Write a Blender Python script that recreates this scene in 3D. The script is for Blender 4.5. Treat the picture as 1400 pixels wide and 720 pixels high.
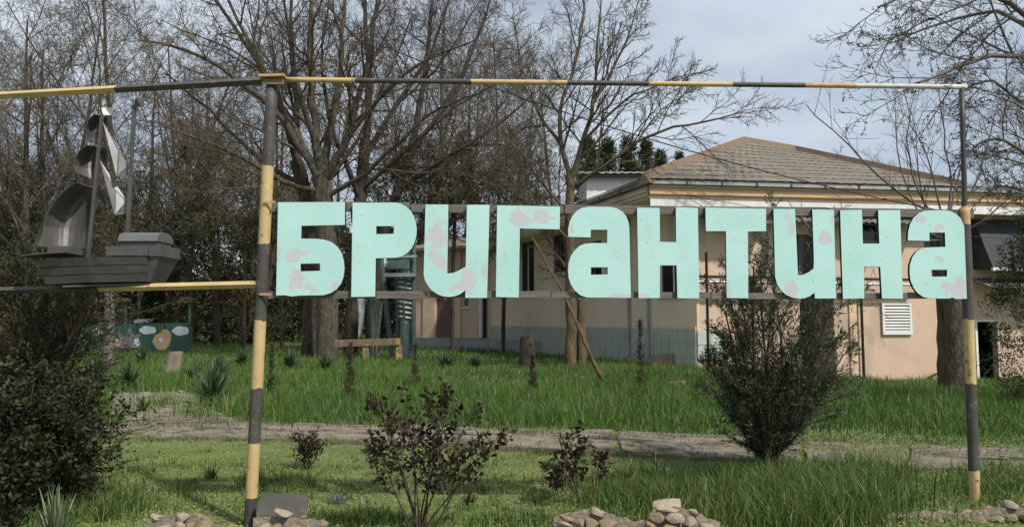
import bpy, bmesh, math, random
import numpy as np
from mathutils import Vector, Matrix
R = math.radians
for o in list(bpy.data.objects): bpy.data.objects.remove(o)
scene = bpy.context.scene
COL = scene.collection

# ------------------------------------------------------------------ camera, sky, sun, exposure
CAMZ, FPX, TH = 1.6, 1010.0, math.atan(80/1010.0)
cd = bpy.data.cameras.new('camera'); cam = bpy.data.objects.new('camera', cd); COL.objects.link(cam)
cam.location = (0, 0, CAMZ); cam.rotation_euler = (math.pi/2 + TH, 0, 0)
cd.sensor_width = 36; cd.lens = 36*FPX/1400; cd.clip_start = .05; cd.clip_end = 3000
scene.camera = cam

SUN = Vector((.70, -.72, 1.14)).normalized()
world = bpy.data.worlds.new('World'); scene.world = world; world.use_nodes = True
wn, wl = world.node_tree.nodes, world.node_tree.links
wn.clear()
wo = wn.new('ShaderNodeOutputWorld'); bg = wn.new('ShaderNodeBackground'); bg.inputs[1].default_value = .1
sky = wn.new('ShaderNodeTexSky'); sky.sky_type = 'NISHITA'; sky.sun_disc = False
sky.sun_elevation = math.asin(SUN.z); sky.sun_rotation = math.atan2(SUN.x, SUN.y)
sky.air_density = 1.0; sky.dust_density = 1.5
tc = wn.new('ShaderNodeTexCoord'); mp = wn.new('ShaderNodeMapping'); mp.inputs['Scale'].default_value = (1.0, 1.0, 2.6)
nz = wn.new('ShaderNodeTexNoise'); nz.inputs['Scale'].default_value = 2.6; nz.inputs['Detail'].default_value = 6; nz.inputs['Roughness'].default_value = .5
rp = wn.new('ShaderNodeValToRGB')
rp.color_ramp.elements[0].position = .36; rp.color_ramp.elements[0].color = (.50, .50, .50, 1)
rp.color_ramp.elements[1].position = .66; rp.color_ramp.elements[1].color = (.97, .97, .97, 1)
mx = wn.new('ShaderNodeMix'); mx.data_type = 'RGBA'
mx.inputs[7].default_value = (6.9, 7.8, 8.8, 1)
wl.new(tc.outputs['Generated'], mp.inputs[0]); wl.new(mp.outputs[0], nz.inputs['Vector'])
wl.new(nz.outputs['Fac'], rp.inputs[0]); wl.new(rp.outputs[0], mx.inputs[0]); wl.new(sky.outputs[0], mx.inputs[6])
wl.new(mx.outputs[2], bg.inputs[0]); wl.new(bg.outputs[0], wo.inputs[0])
sd = bpy.data.lights.new('sun', 'SUN'); sd.energy = 4.6; sd.angle = R(2.2); sd.color = (1, .95, .87)
so = bpy.data.objects.new('sun', sd); COL.objects.link(so); so.location = (20, -20, 30)
so.rotation_euler = SUN.to_track_quat('Z', 'Y').to_euler()
vs = scene.view_settings; vs.view_transform = 'Standard'; vs.look = 'None'; vs.gamma = 1; vs.exposure = 0; vs.use_curve_mapping = False

# ------------------------------------------------------------------ helpers
def P(px, py, D):
    dx = (px-700)/FPX; du = (360-py)/FPX
    v = Vector((dx, math.cos(TH)-du*math.sin(TH), math.sin(TH)+du*math.cos(TH)))
    v *= D/v.y
    return v + Vector((0, 0, CAMZ))
def ss(a, b, x):
    t = min(1, max(0, (x-a)/(b-a))); return t*t*(3-2*t)
def terrain(x, y):
    z = -.48*ss(6, 13, x)*ss(13, 22, y)
    z += .10*ss(1.5, 3.2, x)*(1-ss(8, 11, y))
    z += .03*math.sin(x*1.3+y*.7)*ss(4, 8, y) + .025*math.sin(x*.5-y*1.1)*ss(4, 8, y)
    z += .8*ss(60, 140, y)
    return z
def G(px, py):
    D = 10.0; z = 0
    for i in range(20):
        a = P(px, py, 1.0); k = (z-CAMZ)/(a.z-CAMZ) if a.z < CAMZ-1e-4 else 200
        D = min(max(k, 2), 300); q = P(px, py, D); z = terrain(q.x, q.y)
    return Vector((q.x, q.y, z))

def nodes_of(m):
    m.use_nodes = True; return m.node_tree.nodes, m.node_tree.links
def mat(name, c1, c2=None, scale=4.0, rough=.8, bump=.0, bscale=None, metal=0, c3=None, s3=1.0, t3=.6, detail=6, stretch=(1, 1, 1), spec=.3, coords='Object', tint=None, trans=0):
    """noise-mottled procedural material; c3 = a third colour in patches; tint = per-piece colour read from the mesh"""
    m = bpy.data.materials.new(name); n, l = nodes_of(m)
    b = n['Principled BSDF']; b.inputs['Roughness'].default_value = rough; b.inputs['Metallic'].default_value = metal
    b.inputs['Specular IOR Level'].default_value = spec
    tcn = n.new('ShaderNodeTexCoord'); mpn = n.new('ShaderNodeMapping'); mpn.inputs['Scale'].default_value = stretch
    l.new(tcn.outputs[coords], mpn.inputs[0])
    c2 = c2 or tuple(x*.7 for x in c1)
    nn = n.new('ShaderNodeTexNoise'); nn.inputs['Scale'].default_value = scale; nn.inputs['Detail'].default_value = detail; nn.inputs['Roughness'].default_value = .62
    l.new(mpn.outputs[0], nn.inputs['Vector'])
    rr = n.new('ShaderNodeValToRGB'); rr.color_ramp.elements[0].position = .3; rr.color_ramp.elements[1].position = .7
    rr.color_ramp.elements[0].color = (*c2, 1); rr.color_ramp.elements[1].color = (*c1, 1)
    l.new(nn.outputs['Fac'], rr.inputs[0]); out = rr.outputs[0]
    if c3:
        n3 = n.new('ShaderNodeTexNoise'); n3.inputs['Scale'].default_value = s3; n3.inputs['Detail'].default_value = 8; n3.inputs['Roughness'].default_value = .65
        l.new(mpn.outputs[0], n3.inputs['Vector'])
        r3 = n.new('ShaderNodeValToRGB'); r3.color_ramp.elements[0].position = t3; r3.color_ramp.elements[1].position = t3+.06
        l.new(n3.outputs['Fac'], r3.inputs[0])
        m3 = n.new('ShaderNodeMix'); m3.data_type = 'RGBA'; m3.inputs[7].default_value = (*c3, 1)
        l.new(r3.outputs[0], m3.inputs[0]); l.new(out, m3.inputs[6]); out = m3.outputs[2]
    if tint:
        at = n.new('ShaderNodeAttribute'); at.attribute_name = 'tint'
        tr = n.new('ShaderNodeValToRGB')
        els = tr.color_ramp.elements
        for i, cc in enumerate(tint):
            e = els[i] if i < 2 else els.new(1)
            e.position = i/(len(tint)-1); e.color = (*cc, 1)
        # set positions after all exist
        for i, cc in enumerate(tint): els[i].position = i/(len(tint)-1)
        for i, cc in enumerate(tint): els[i].color = (*cc, 1)
        l.new(at.outputs['Fac'], tr.inputs[0]); out = tr.outputs[0]
    l.new(out, b.inputs['Base Color'])
    if bump:
        nb = n.new('ShaderNodeTexNoise'); nb.inputs['Scale'].default_value = bscale or scale*4; nb.inputs['Detail'].default_value = 6
        l.new(mpn.outputs[0], nb.inputs['Vector'])
        bp = n.new('ShaderNodeBump'); bp.inputs['Strength'].default_value = bump; bp.inputs['Distance'].default_value = .06 if bump >= 1 else .02
        l.new(nb.outputs['Fac'], bp.inputs['Height']); l.new(bp.outputs[0], b.inputs['Normal'])
    if trans:
        t = n.new('ShaderNodeBsdfTranslucent'); l.new(out, t.inputs[0])
        ms = n.new('ShaderNodeMixShader'); ms.inputs[0].default_value = trans
        l.new(b.outputs[0], ms.inputs[1]); l.new(t.outputs[0], ms.inputs[2])
        l.new(ms.outputs[0], n['Material Output'].inputs[0])
    return m

def link(name, me, mats, parent=None):
    o = bpy.data.objects.new(name, me); COL.objects.link(o)
    if mats is not None and not me.materials:
        for m in (mats if isinstance(mats, (list, tuple)) else [mats]): me.materials.append(m)
    if parent: o.parent = parent
    return o
def tag(o, label=None, cat=None, group=None, kind=None):
    if label: o['label'] = label
    if cat: o['category'] = cat
    if group: o['group'] = group
    if kind: o['kind'] = kind
    return o
def empty(name, loc=(0, 0, 0), label=None, cat=None, group=None):
    o = bpy.data.objects.new(name, None); COL.objects.link(o); o.location = loc; o.empty_display_size = .1
    return tag(o, label, cat, group)
def keep(child, parent):
    child.parent = parent; child.matrix_parent_inverse = Matrix.Translation(-Vector(parent.location))
    return child

class MB:
    def __init__(s): s.v = []; s.f = []; s.m = []
    def add(s, vs, fs, mi=0):
        k = len(s.v); s.v += [tuple(v) for v in vs]
        for f in fs: s.f.append(tuple(i+k for i in f)); s.m.append(mi)
        return s
    def box(s, lo, hi, mi=0):
        x0, y0, z0 = lo; x1, y1, z1 = hi
        return s.hexa([(x0, y0, z0), (x1, y0, z0), (x1, y1, z0), (x0, y1, z0), (x0, y0, z1), (x1, y0, z1), (x1, y1, z1), (x0, y1, z1)], mi)
    def hexa(s, c, mi=0):
        return s.add(c, [(0, 3, 2, 1), (4, 5, 6, 7), (0, 1, 5, 4), (1, 2, 6, 5), (2, 3, 7, 6), (3, 0, 4, 7)], mi)
    def bar(s, a, b, w, h, mi=0, up=(0, 0, 1)):
        a, b = Vector(a), Vector(b); d = (b-a).normalized(); sd = d.cross(Vector(up))
        if sd.length < 1e-3: sd = Vector((1, 0, 0))
        sd.normalize(); u = sd.cross(d); c = []
        for p in (a, b):
            for i, j in ((-1, -1), (1, -1), (1, 1), (-1, 1)): c.append(p+sd*(w/2*i)+u*(h/2*j))
        return s.add(c, [(0, 1, 2, 3), (4, 7, 6, 5), (0, 4, 5, 1), (1, 5, 6, 2), (2, 6, 7, 3), (3, 7, 4, 0)], mi)
    def tube(s, pts, rads, n=8, mis=None, cap=True):
        pts = [Vector(p) for p in pts]
        if not isinstance(rads, (list, tuple)): rads = [rads]*len(pts)
        rings = []; ref = Vector((0, 0, 1)) if abs((pts[-1]-pts[0]).normalized().z) < .9 else Vector((1, 0, 0))
        k0 = len(s.v)
        for i, p in enumerate(pts):
            d = (pts[min(i+1, len(pts)-1)]-pts[max(i-1, 0)]).normalized()
            a = d.cross(ref).normalized(); b = a.cross(d)
            for j in range(n):
                t = 2*math.pi*j/n; s.v.append(tuple(p+(a*math.cos(t)+b*math.sin(t))*rads[i]))
        for i in range(len(pts)-1):
            for j in range(n):
                s.f.append((k0+i*n+j, k0+i*n+(j+1) % n, k0+(i+1)*n+(j+1) % n, k0+(i+1)*n+j)); s.m.append(mis[i] if mis else 0)
        if cap:
            s.f.append(tuple(k0+j for j in reversed(range(n)))); s.m.append(mis[0] if mis else 0)
            s.f.append(tuple(k0+(len(pts)-1)*n+j for j in range(n))); s.m.append(mis[-1] if mis else 0)
        return s
    def build(s, name, mats, parent=None, smooth=False):
        me = bpy.data.meshes.new(name); me.from_pydata(s.v, [], s.f)
        me.polygons.foreach_set('material_index', s.m)
        if smooth: me.polygons.foreach_set('use_smooth', [True]*len(s.f))
        me.update()
        o = link(name, me, mats, None)
        if parent: keep(o, parent)
        return o
def recalc(o):
    bm = bmesh.new(); bm.from_mesh(o.data); bmesh.ops.recalc_face_normals(bm, faces=bm.faces); bm.to_mesh(o.data); bm.free(); return o

def np_mesh(name, V, F, tint=None, smooth=False):
    """V (n,3), F list of equal-width index arrays"""
    me = bpy.data.meshes.new(name); me.vertices.add(len(V)); me.vertices.foreach_set('co', np.asarray(V, np.float32).ravel())
    arrs = [np.asarray(f, np.int32) for f in (F if isinstance(F, list) else [F]) if len(f)]
    nl = sum(a.size for a in arrs); npoly = sum(len(a) for a in arrs)
    me.loops.add(nl); me.loops.foreach_set('vertex_index', np.concatenate([a.ravel() for a in arrs]))
    tot = np.concatenate([np.full(len(a), a.shape[1], np.int32) for a in arrs])
    me.polygons.add(npoly); me.polygons.foreach_set('loop_start', np.concatenate([[0], np.cumsum(tot)[:-1]]).astype(np.int32))
    me.polygons.foreach_set('loop_total', tot)
    if smooth: me.polygons.foreach_set('use_smooth', np.ones(npoly, bool))
    if tint is not None:
        a = me.attributes.new('tint', 'FLOAT', 'POINT'); a.data.foreach_set('value', np.asarray(tint, np.float32))
    me.update(calc_edges=True); return me

# ------------------------------------------------------------------ plants: branches, leaves, grass
def grow(rng, base, d, L, r, prm, lev=0, out=None):
    """recursive bare-branch grower; returns [(level, pts, radii)]"""
    if out is None: out = []
    p = prm[lev]; n = p['n']; st = L/n; pts = [base]; rad = [r]; dirs = [d]
    x, y, z = base; dx, dy, dz = d; w = p['w']; tr = p['t']; end = p.get('end', .35)
    for i in range(n):
        dx += rng.gauss(0, w); dy += rng.gauss(0, w); dz += rng.gauss(0, w)+tr
        q = math.sqrt(dx*dx+dy*dy+dz*dz); dx /= q; dy /= q; dz /= q
        x += dx*st; y += dy*st; z += dz*st; pts.append((x, y, z)); rad.append(r*(1-(1-end)*(i+1)/n)); dirs.append((dx, dy, dz))
    out.append((lev, pts, rad))
    if lev+1 < len(prm): children(rng, pts, rad, dirs, L, prm, lev, out)
    return out
def children(rng, pts, rad, dirs, L, prm, lev, out):
    p = prm[lev]; n = len(pts)-1; k = p['k']
    if k < 1 or rng.random() < k-int(k): k = int(k)+1
    k = int(k); az = rng.random()*6.28
    for j in range(k):
        t = p['s']+(1-p['s'])*(j+rng.random())/k; f = t*n; i = min(int(f), n-1); f -= i
        b = tuple(pts[i][c]*(1-f)+pts[i+1][c]*f for c in range(3)); rr = rad[i]*(1-f)+rad[i+1]*f
        dv = Vector(dirs[min(i+1, n)]); az += 2.4+rng.gauss(0, .5)
        a = dv.orthogonal().normalized(); bb = dv.cross(a); ang = R(p['a']+rng.gauss(0, p.get('da', 9)))
        nd = dv*math.cos(ang)+(a*math.cos(az)+bb*math.sin(az))*math.sin(ang)
        L2 = L*p['r']*(1.15-.65*t)*rng.uniform(.65, 1.25)
        r2 = max(min(rr*.8, rr*p.get('rr', .6)*rng.uniform(.75, 1.15)), p.get('min', .003))
        grow(rng, b, tuple(nd), L2, r2, prm, lev+1, out)
def limb(rng, pts, r0, r1, prm, lev, out, L=None, sub=3):
    """a limb along given points that then branches on its own"""
    P_ = [Vector(p) for p in pts]; Q = []
    n = len(P_)
    for i in range(n-1):
        p0, p1, p2, p3 = P_[max(i-1, 0)], P_[i], P_[i+1], P_[min(i+2, n-1)]
        for s in range(sub):
            t = s/sub
            Q.append(.5*((2*p1)+(p2-p0)*t+(2*p0-5*p1+4*p2-p3)*t*t+(3*p1-p0-3*p2+p3)*t**3))
    Q.append(P_[-1]); ln = sum((Q[i+1]-Q[i]).length for i in range(len(Q)-1))
    for q in Q[1:-1]:
        for c in range(3): q[c] += rng.gauss(0, ln*.004)
    rad = [r0+(r1-r0)*i/(len(Q)-1) for i in range(len(Q))]
    dirs = [tuple((Q[min(i+1, len(Q)-1)]-Q[max(i-1, 0)]).normalized()) for i in range(len(Q))]
    pts = [tuple(q) for q in Q]; out.append((lev, pts, rad))
    if lev+1 < len(prm): children(rng, pts, rad, dirs, L or ln, prm, lev, out)
def tubes(brs, sides):
    """batched tube meshes for many branches; sides = {level: n}"""
    groups = {}
    for lev, pts, rad in brs: groups.setdefault((len(pts), sides[min(lev, len(sides)-1)]), []).append((pts, rad))
    Vs, Fs, k = [], [], 0
    for (n, m), g in groups.items():
        Pn = np.array([a for a, b in g]); Rn = np.array([b for a, b in g])
        D = np.empty_like(Pn); D[:, 1:-1] = Pn[:, 2:]-Pn[:, :-2]; D[:, 0] = Pn[:, 1]-Pn[:, 0]; D[:, -1] = Pn[:, -1]-Pn[:, -2]
        D /= np.linalg.norm(D, axis=2, keepdims=True)+1e-9
        ov = Pn[:, -1]-Pn[:, 0]; ref = np.where((np.abs(ov[:, 2]) > .8*np.linalg.norm(ov, axis=1))[:, None], [[1., 0, 0]], [[0, 0, 1.]])[:, None, :]
        A = np.cross(D, np.broadcast_to(ref, D.shape)); A /= np.linalg.norm(A, axis=2, keepdims=True)+1e-9; B = np.cross(A, D)
        th = np.arange(m)*2*np.pi/m
        V = Pn[:, :, None]+Rn[:, :, None, None]*(A[:, :, None]*np.cos(th)[None, None, :, None]+B[:, :, None]*np.sin(th)[None, None, :, None])
        G_ = len(g); base = k+np.arange(G_)[:, None, None]*(n*m)+np.arange(n-1)[None, :, None]*m
        j = np.arange(m)[None, None]; j2 = (j+1) % m
        F = np.stack([base+j, base+j2, base+m+j2, base+m+j], -1).reshape(-1, 4)
        Vs.append(V.reshape(-1, 3)); Fs.append(F); k += G_*n*m
    return np.concatenate(Vs), np.concatenate(Fs)
def branch_obj(name, brs, sides, m, parent):
    V, F = tubes(brs, sides); o = link(name, np_mesh(name, V, F, smooth=True), m)
    keep(o, parent); return o
def leaf_mesh(name, C, D, length, width, nr, bend=.25, jit=.5, tint=None, flat=False):
    """C centres (n,3), D directions; each leaf is a folded 4-point blade"""
    n = len(C); D = D/(np.linalg.norm(D, axis=1, keepdims=True)+1e-9)
    S = np.cross(D, nr.normal(size=(n, 3))*([.35, .35, .35] if flat else 1)+([0, 0, 1.] if flat else 0)); S /= np.linalg.norm(S, axis=1, keepdims=True)+1e-9; N = np.cross(S, D)
    l = (length*nr.uniform(1-jit, 1+jit, n))[:, None]; w = (width*nr.uniform(1-jit, 1+jit, n))[:, None]
    V = np.stack([C, C+D*l*.5+S*w*.5+N*w*bend, C+D*l, C+D*l*.5-S*w*.5+N*w*bend], 1).reshape(-1, 3)
    b = np.arange(n)[:, None]*4
    F = np.concatenate([b+np.array([[0, 1, 2]]), b+np.array([[0, 2, 3]])])
    t = nr.random(n) if tint is None else tint
    return np_mesh(name, V, F, np.repeat(t, 4))
def grass_mesh(name, X, Y, H, W, nr, lean=.5, tint=None):
    n = len(X); Z = np.array([terrain(a, b) for a, b in zip(X, Y)])-.01
    az = nr.uniform(0, 6.283, n); ld = nr.uniform(0, 6.283, n); lm = np.abs(nr.normal(0, lean, n))*H
    ox, oy = np.cos(az)*W/2, np.sin(az)*W/2; lx, ly = np.cos(ld)*lm, np.sin(ld)*lm
    B = np.stack([X, Y, Z], 1); z0 = np.zeros(n)
    o = np.stack([ox, oy, z0], 1); l = np.stack([lx, ly, z0], 1); h = np.stack([z0, z0, H], 1)
    V = np.stack([B-o, B+o, B+o*.75+l*.3+h*.55, B-o*.75+l*.3+h*.55, B+l+h*.97], 1).reshape(-1, 3)
    b = np.arange(n)[:, None]*5
    t = nr.random(n) if tint is None else tint
    return np_mesh(name, V, [b+np.array([[0, 1, 2, 3]]), b+np.array([[3, 2, 4]])], np.repeat(t, 5))

# ------------------------------------------------------------------ materials
M = {}
M['soil'] = mat('soil_grass', (.15, .175, .06), (.09, .11, .038), 1.7, .95, .6, 30, c3=(.10, .085, .05), s3=.9, t3=.62)
M['concrete'] = mat('old_concrete', (.26, .22, .175), (.14, .115, .088), 2.6, .95, .5, 40, c3=(.085, .075, .05), s3=1.9, t3=.54, coords='Generated' if False else 'Object')
def crack(m):
    n, l = nodes_of(m); b = n['Principled BSDF']; src = b.inputs['Base Color'].links[0].from_socket
    t = n.new('ShaderNodeTexCoord'); d = n.new('ShaderNodeTexNoise'); d.inputs['Scale'].default_value = 3; l.new(t.outputs['Object'], d.inputs['Vector'])
    va = n.new('ShaderNodeVectorMath'); va.operation = 'MULTIPLY_ADD'; l.new(d.outputs['Color'], va.inputs[0]); va.inputs[1].default_value = (.5, .5, .5); l.new(t.outputs['Object'], va.inputs[2])
    v = n.new('ShaderNodeTexVoronoi'); v.feature = 'DISTANCE_TO_EDGE'; v.inputs['Scale'].default_value = 1.7; l.new(va.outputs[0], v.inputs['Vector'])
    r = n.new('ShaderNodeValToRGB'); r.color_ramp.elements[0].position = .0; r.color_ramp.elements[1].position = .03; r.color_ramp.elements[0].color = (1, 1, 1, 1); r.color_ramp.elements[1].color = (0, 0, 0, 1); l.new(v.outputs['Distance'], r.inputs[0])
    x = n.new('ShaderNodeMix'); x.data_type = 'RGBA'; x.inputs[7].default_value = (.05, .045, .03, 1); l.new(r.outputs[0], x.inputs[0]); l.new(src, x.inputs[6]); l.new(x.outputs[2], b.inputs['Base Color'])
crack(M['concrete'])
M['kerb'] = mat('kerb_stone', (.22, .16, .12), (.12, .088, .065), 6, .95, .5, 50)
M['lawn'] = mat('lawn', (.1, .1, .1), tint=[(.085, .15, .032), (.17, .245, .062), (.245, .30, .09), (.32, .345, .13)], rough=.6, trans=.25)
M['tall'] = mat('tall_grass', (.1, .1, .1), tint=[(.026, .064, .012), (.052, .118, .020), (.085, .162, .030), (.15, .20, .05), (.27, .25, .12)], rough=.5, trans=.3)
M['farg'] = mat('far_grass', (.1, .1, .1), tint=[(.045, .10, .02), (.08, .15, .03), (.13, .19, .05)], rough=.6, trans=.3)
M['yel'] = mat('yellow_paint', (.54, .395, .19), (.44, .315, .145), 5, .6, .15, 60, c3=(.20, .13, .075), s3=16, t3=.60)
M['blk'] = mat('black_paint', (.085, .078, .07), (.05, .045, .042), 7, .55, .15, 60, c3=(.17, .13, .10), s3=16, t3=.60)
M['whitep'] = mat('worn_white_paint', (.62, .60, .56), (.40, .38, .35), 9, .6, .1, 60, c3=(.16, .12, .09), s3=7, t3=.58)
M['rustp'] = mat('rusty_yellow_paint', (.52, .34, .17), (.38, .22, .1), 9, .65, .1, 60, c3=(.30, .16, .08), s3=14, t3=.55)
M['darkmetal'] = mat('dark_pipe', (.07, .066, .062), (.04, .038, .036), 9, .5, .1, 40)
M['oldwood'] = mat('weathered_wood', (.20, .185, .165), (.09, .08, .07), 4, .9, .4, 30, stretch=(1, 1, 9))
M['letter_side'] = mat('letter_edge', (.022, .022, .022), (.012, .012, .012), 9, .7)
M['steel'] = mat('grey_steel', (.108, .102, .098), (.068, .064, .062), 6, .5, .12, 30, metal=.15, c3=(.17, .095, .04), s3=6, t3=.66)
M['steel_l'] = mat('bare_steel', (.22, .22, .215), (.15, .15, .148), 5, .5, .05, 30, metal=.6)
M['sail'] = mat('sail_steel', (.155, .148, .138), (.085, .08, .075), 5, .42, .15, 12, metal=.4, c3=(.13, .09, .06), s3=4, t3=.64)
M['wall'] = mat('peach_render', (.60, .435, .32), (.53, .385, .285), 1.2, .9, .15, 60, c3=(.46, .35, .27), s3=.9, t3=.56, stretch=(1, 1, .4))
M['wall_side'] = mat('peach_render_lifted', (.70, .57, .45), (.62, .50, .39), 1.0, .9, .15, 60, c3=(.50, .41, .33), s3=.7, t3=.58, stretch=(1, 1, .35))  # front wall's paint, colour lightened to lift the shaded side
M['cream'] = mat('cream_render', (.66, .50, .33), (.60, .45, .30), 2, .9)
M['moulding'] = mat('ochre_moulding', (.58, .40, .22), (.50, .33, .17), 2, .85)
M['white'] = mat('white_trim', (.74, .73, .71), (.60, .59, .57), 2, .7, .1, 30)
M['gutter'] = mat('zinc_gutter', (.40, .42, .44), (.24, .25, .26), 3, .45, .1, 20, metal=.4)
M['tile'] = mat('plinth_tile', (.42, .44, .375), (.33, .355, .30), 1.5, .5, .1, 30, c3=(.22, .235, .20), s3=1.3, t3=.62)
M['tile_l'] = mat('plinth_tile_sunlit', (.48, .53, .48), (.40, .44, .40), 1.5, .5, .1, 30)  # same plinth tile, sunlight on the front put into the colour
M['glass'] = mat('dark_glass', (.016, .018, .02), (.01, .011, .012), 1, .12, spec=.5)
M['dark'] = mat('dark_interior', (.012, .011, .010), (.008, .008, .008), 2, .9)  # near-black colour stands in for shade inside the doorway
M['ridge'] = mat('ridge_cap', (.20, .14, .095), (.14, .10, .07), 4, .9, .3, 20)
M['door'] = mat('brown_door', (.16, .105, .08), (.11, .075, .06), 6, .6, .1, 20)
M['conc2'] = mat('grey_platform', (.33, .33, .32), (.22, .22, .21), 2, .9, .3, 20)
M['stone'] = mat('field_stone', (.42, .32, .20), (.19, .14, .085), 7, .95, .7, 30, c3=(.34, .25, .12), s3=5, t3=.58)
M['stone2'] = mat('pale_stone', (.46, .38, .29), (.26, .205, .15), 6, .95, .6, 30, c3=(.20, .17, .13), s3=8, t3=.64)
M['mortar'] = mat('rough_mortar', (.28, .23, .17), (.12, .10, .075), 14, .98, .9, 40, c3=(.50, .47, .44), s3=16, t3=.64)
M['bark'] = mat('bark_grey', (.135, .115, .085), (.026, .021, .016), 8.0, .95, 1.0, 22, c3=(.14, .09, .045), s3=1.6, t3=.62, stretch=(1, 1, .35))
M['bark_d'] = mat('bark_dark', (.09, .074, .055), (.02, .016, .012), 8.0, .95, 1.0, 22, c3=(.12, .06, .03), s3=1.3, t3=.62, stretch=(1, 1, .35))
M['bark_o'] = mat('bark_orange', (.16, .105, .058), (.05, .036, .022), 5, .95, 1.0, 16, stretch=(1, 1, .35))
M['twig'] = mat('twig_brown', (.13, .10, .064), (.055, .042, .029), 1.5, .9)
M['twig_g'] = mat('twig_grey', (.16, .14, .118), (.08, .07, .06), 1.5, .9)
M['twig_o'] = mat('twig_olive', (.165, .135, .082), (.075, .06, .038), 1.5, .9)
M['ever'] = mat('evergreen', (.1, .1, .1), tint=[(.018, .026, .010), (.042, .056, .019), (.085, .10, .036)], rough=.7, trans=.15)
M['everb'] = mat('evergreen_brown', (.1, .1, .1), tint=[(.024, .026, .012), (.052, .054, .023), (.10, .088, .042)], rough=.7, trans=.15)
M['evers'] = mat('evergreen_shrub_leaf', (.1, .1, .1), tint=[(.012, .018, .007), (.028, .036, .013), (.062, .066, .026)], rough=.65, trans=.15)
M['junip'] = mat('juniper_leaf', (.1, .1, .1), tint=[(.024, .038, .017), (.060, .080, .036), (.135, .14, .078)], rough=.65, trans=.2)
M['ivy'] = mat('olive_leaf', (.1, .1, .1), tint=[(.025, .035, .012), (.06, .075, .025), (.11, .115, .045)], rough=.6, trans=.2)
M['rose'] = mat('rose_leaf', (.1, .1, .1), tint=[(.012, .009, .006), (.03, .018, .011), (.06, .037, .021), (.04, .045, .018), (.06, .075, .025)], rough=.5, trans=.15)
M['stem'] = mat('woody_stem', (.07, .045, .032), (.035, .024, .018), 8, .8)
M['yucca'] = mat('yucca_leaf', (.1, .1, .1), tint=[(.018, .035, .018), (.045, .075, .036), (.10, .13, .07)], rough=.5)
M['silver'] = mat('silver_leaf', (.1, .1, .1), tint=[(.06, .06, .055), (.16, .155, .15), (.30, .29, .29)], rough=.7)
M['iris'] = mat('iris_leaf', (.1, .1, .1), tint=[(.06, .09, .04), (.13, .17, .085), (.22, .26, .15)], rough=.5, trans=.2)
M['green_paint'] = mat('green_pipe_paint', (.10, .17, .145), (.06, .10, .09), 5, .5, c3=(.22, .25, .24), s3=4, t3=.62)
M['mural'] = mat('mural_green', (.045, .115, .085), (.035, .09, .065), 2, .7, c3=(.06, .08, .07), s3=2, t3=.65)
M['cloudp'] = mat('cloud_paint', (.62, .68, .70), (.48, .56, .60), 5, .7)
M['orangep'] = mat('orange_paint', (.56, .37, .21), (.46, .29, .16), 4, .7)
M['greyp'] = mat('grey_paint', (.26, .26, .28), (.16, .16, .18), 4, .7)
M['plank'] = mat('wood_plank', (.20, .145, .095), (.11, .08, .055), 4, .85, .3, 20, c3=(.38, .26, .10), s3=1.2, t3=.55)
M['stump'] = mat('stump_wood', (.28, .23, .18), (.15, .12, .09), 5, .95, .6, 20, stretch=(1, 1, .3))
M['cutwood'] = mat('cut_wood', (.42, .33, .22), (.30, .22, .14), 8, .9)
M['cable'] = mat('black_cable', (.014, .013, .012), (.01, .01, .01), 4, .6)
M['plate'] = mat('faded_plate', (.085, .08, .07), (.05, .047, .042), 3, .5, .1, 20, c3=(.21, .15, .105), s3=4.5, t3=.56)
M['slate_d'] = mat('corrugated_slate', (.20, .185, .17), (.12, .11, .10), 3, .9, .3, 20)
M['litter'] = mat('litter', (.1, .1, .1), tint=[(.06, .045, .03), (.14, .10, .065), (.20, .16, .11)], rough=.9)
M['darkslate'] = mat('dark_sheet', (.045, .05, .055), (.025, .028, .03), 4, .7)
M['bud'] = mat('seed_pod', (.035, .028, .022), (.02, .016, .012), 5, .8)

def roof_mat():
    m = mat('slate_roof', (.205, .178, .142), (.115, .10, .08), 1.6, .9, c3=(.25, .225, .19), s3=3.2, t3=.62, stretch=(1, 1, 3))
    n, l = nodes_of(m); b = n['Principled BSDF']
    tcx = n.new('ShaderNodeTexCoord')
    w = n.new('ShaderNodeTexWave'); w.inputs['Scale'].default_value = 5.0; w.inputs['Distortion'].default_value = .2
    l.new(tcx.outputs['Object'], w.inputs['Vector'])
    mpx = n.new('ShaderNodeMapping'); mpx.inputs['Scale'].default_value = (.4, .4, 3.2)
    l.new(tcx.outputs['Object'], mpx.inputs[0])
    nb = n.new('ShaderNodeTexNoise'); nb.inputs['Scale'].default_value = 3; nb.inputs['Detail'].default_value = 5; l.new(mpx.outputs[0], nb.inputs['Vector'])
    ad = n.new('ShaderNodeMath'); ad.inputs[0].default_value = 0; l.new(nb.outputs['Fac'], ad.inputs[1])
    bp = n.new('ShaderNodeBump'); bp.inputs['Strength'].default_value = .5; bp.inputs['Distance'].default_value = .05
    l.new(ad.outputs[0], bp.inputs['Height']); l.new(bp.outputs[0], b.inputs['Normal'])
    return m
M['roof'] = roof_mat()

# ------------------------------------------------------------------ ground
def make_ground():
    xs = np.concatenate([np.linspace(-220, -14, 20), np.linspace(-13, 18, 110), np.linspace(19, 220, 20)])
    ys = np.concatenate([np.linspace(-30, 3, 8), np.linspace(3.4, 32, 120), np.linspace(33, 300, 40)])
    V = [(x, y, terrain(x, y)) for y in ys for x in xs]; w = len(xs)
    F = [(j*w+i, j*w+i+1, (j+1)*w+i+1, (j+1)*w+i) for j in range(len(ys)-1) for i in range(w-1)]
    o = link('ground', np_mesh('ground', np.array(V), np.array(F), smooth=True), M['soil']); tag(o, kind='structure')
make_ground()

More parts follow.
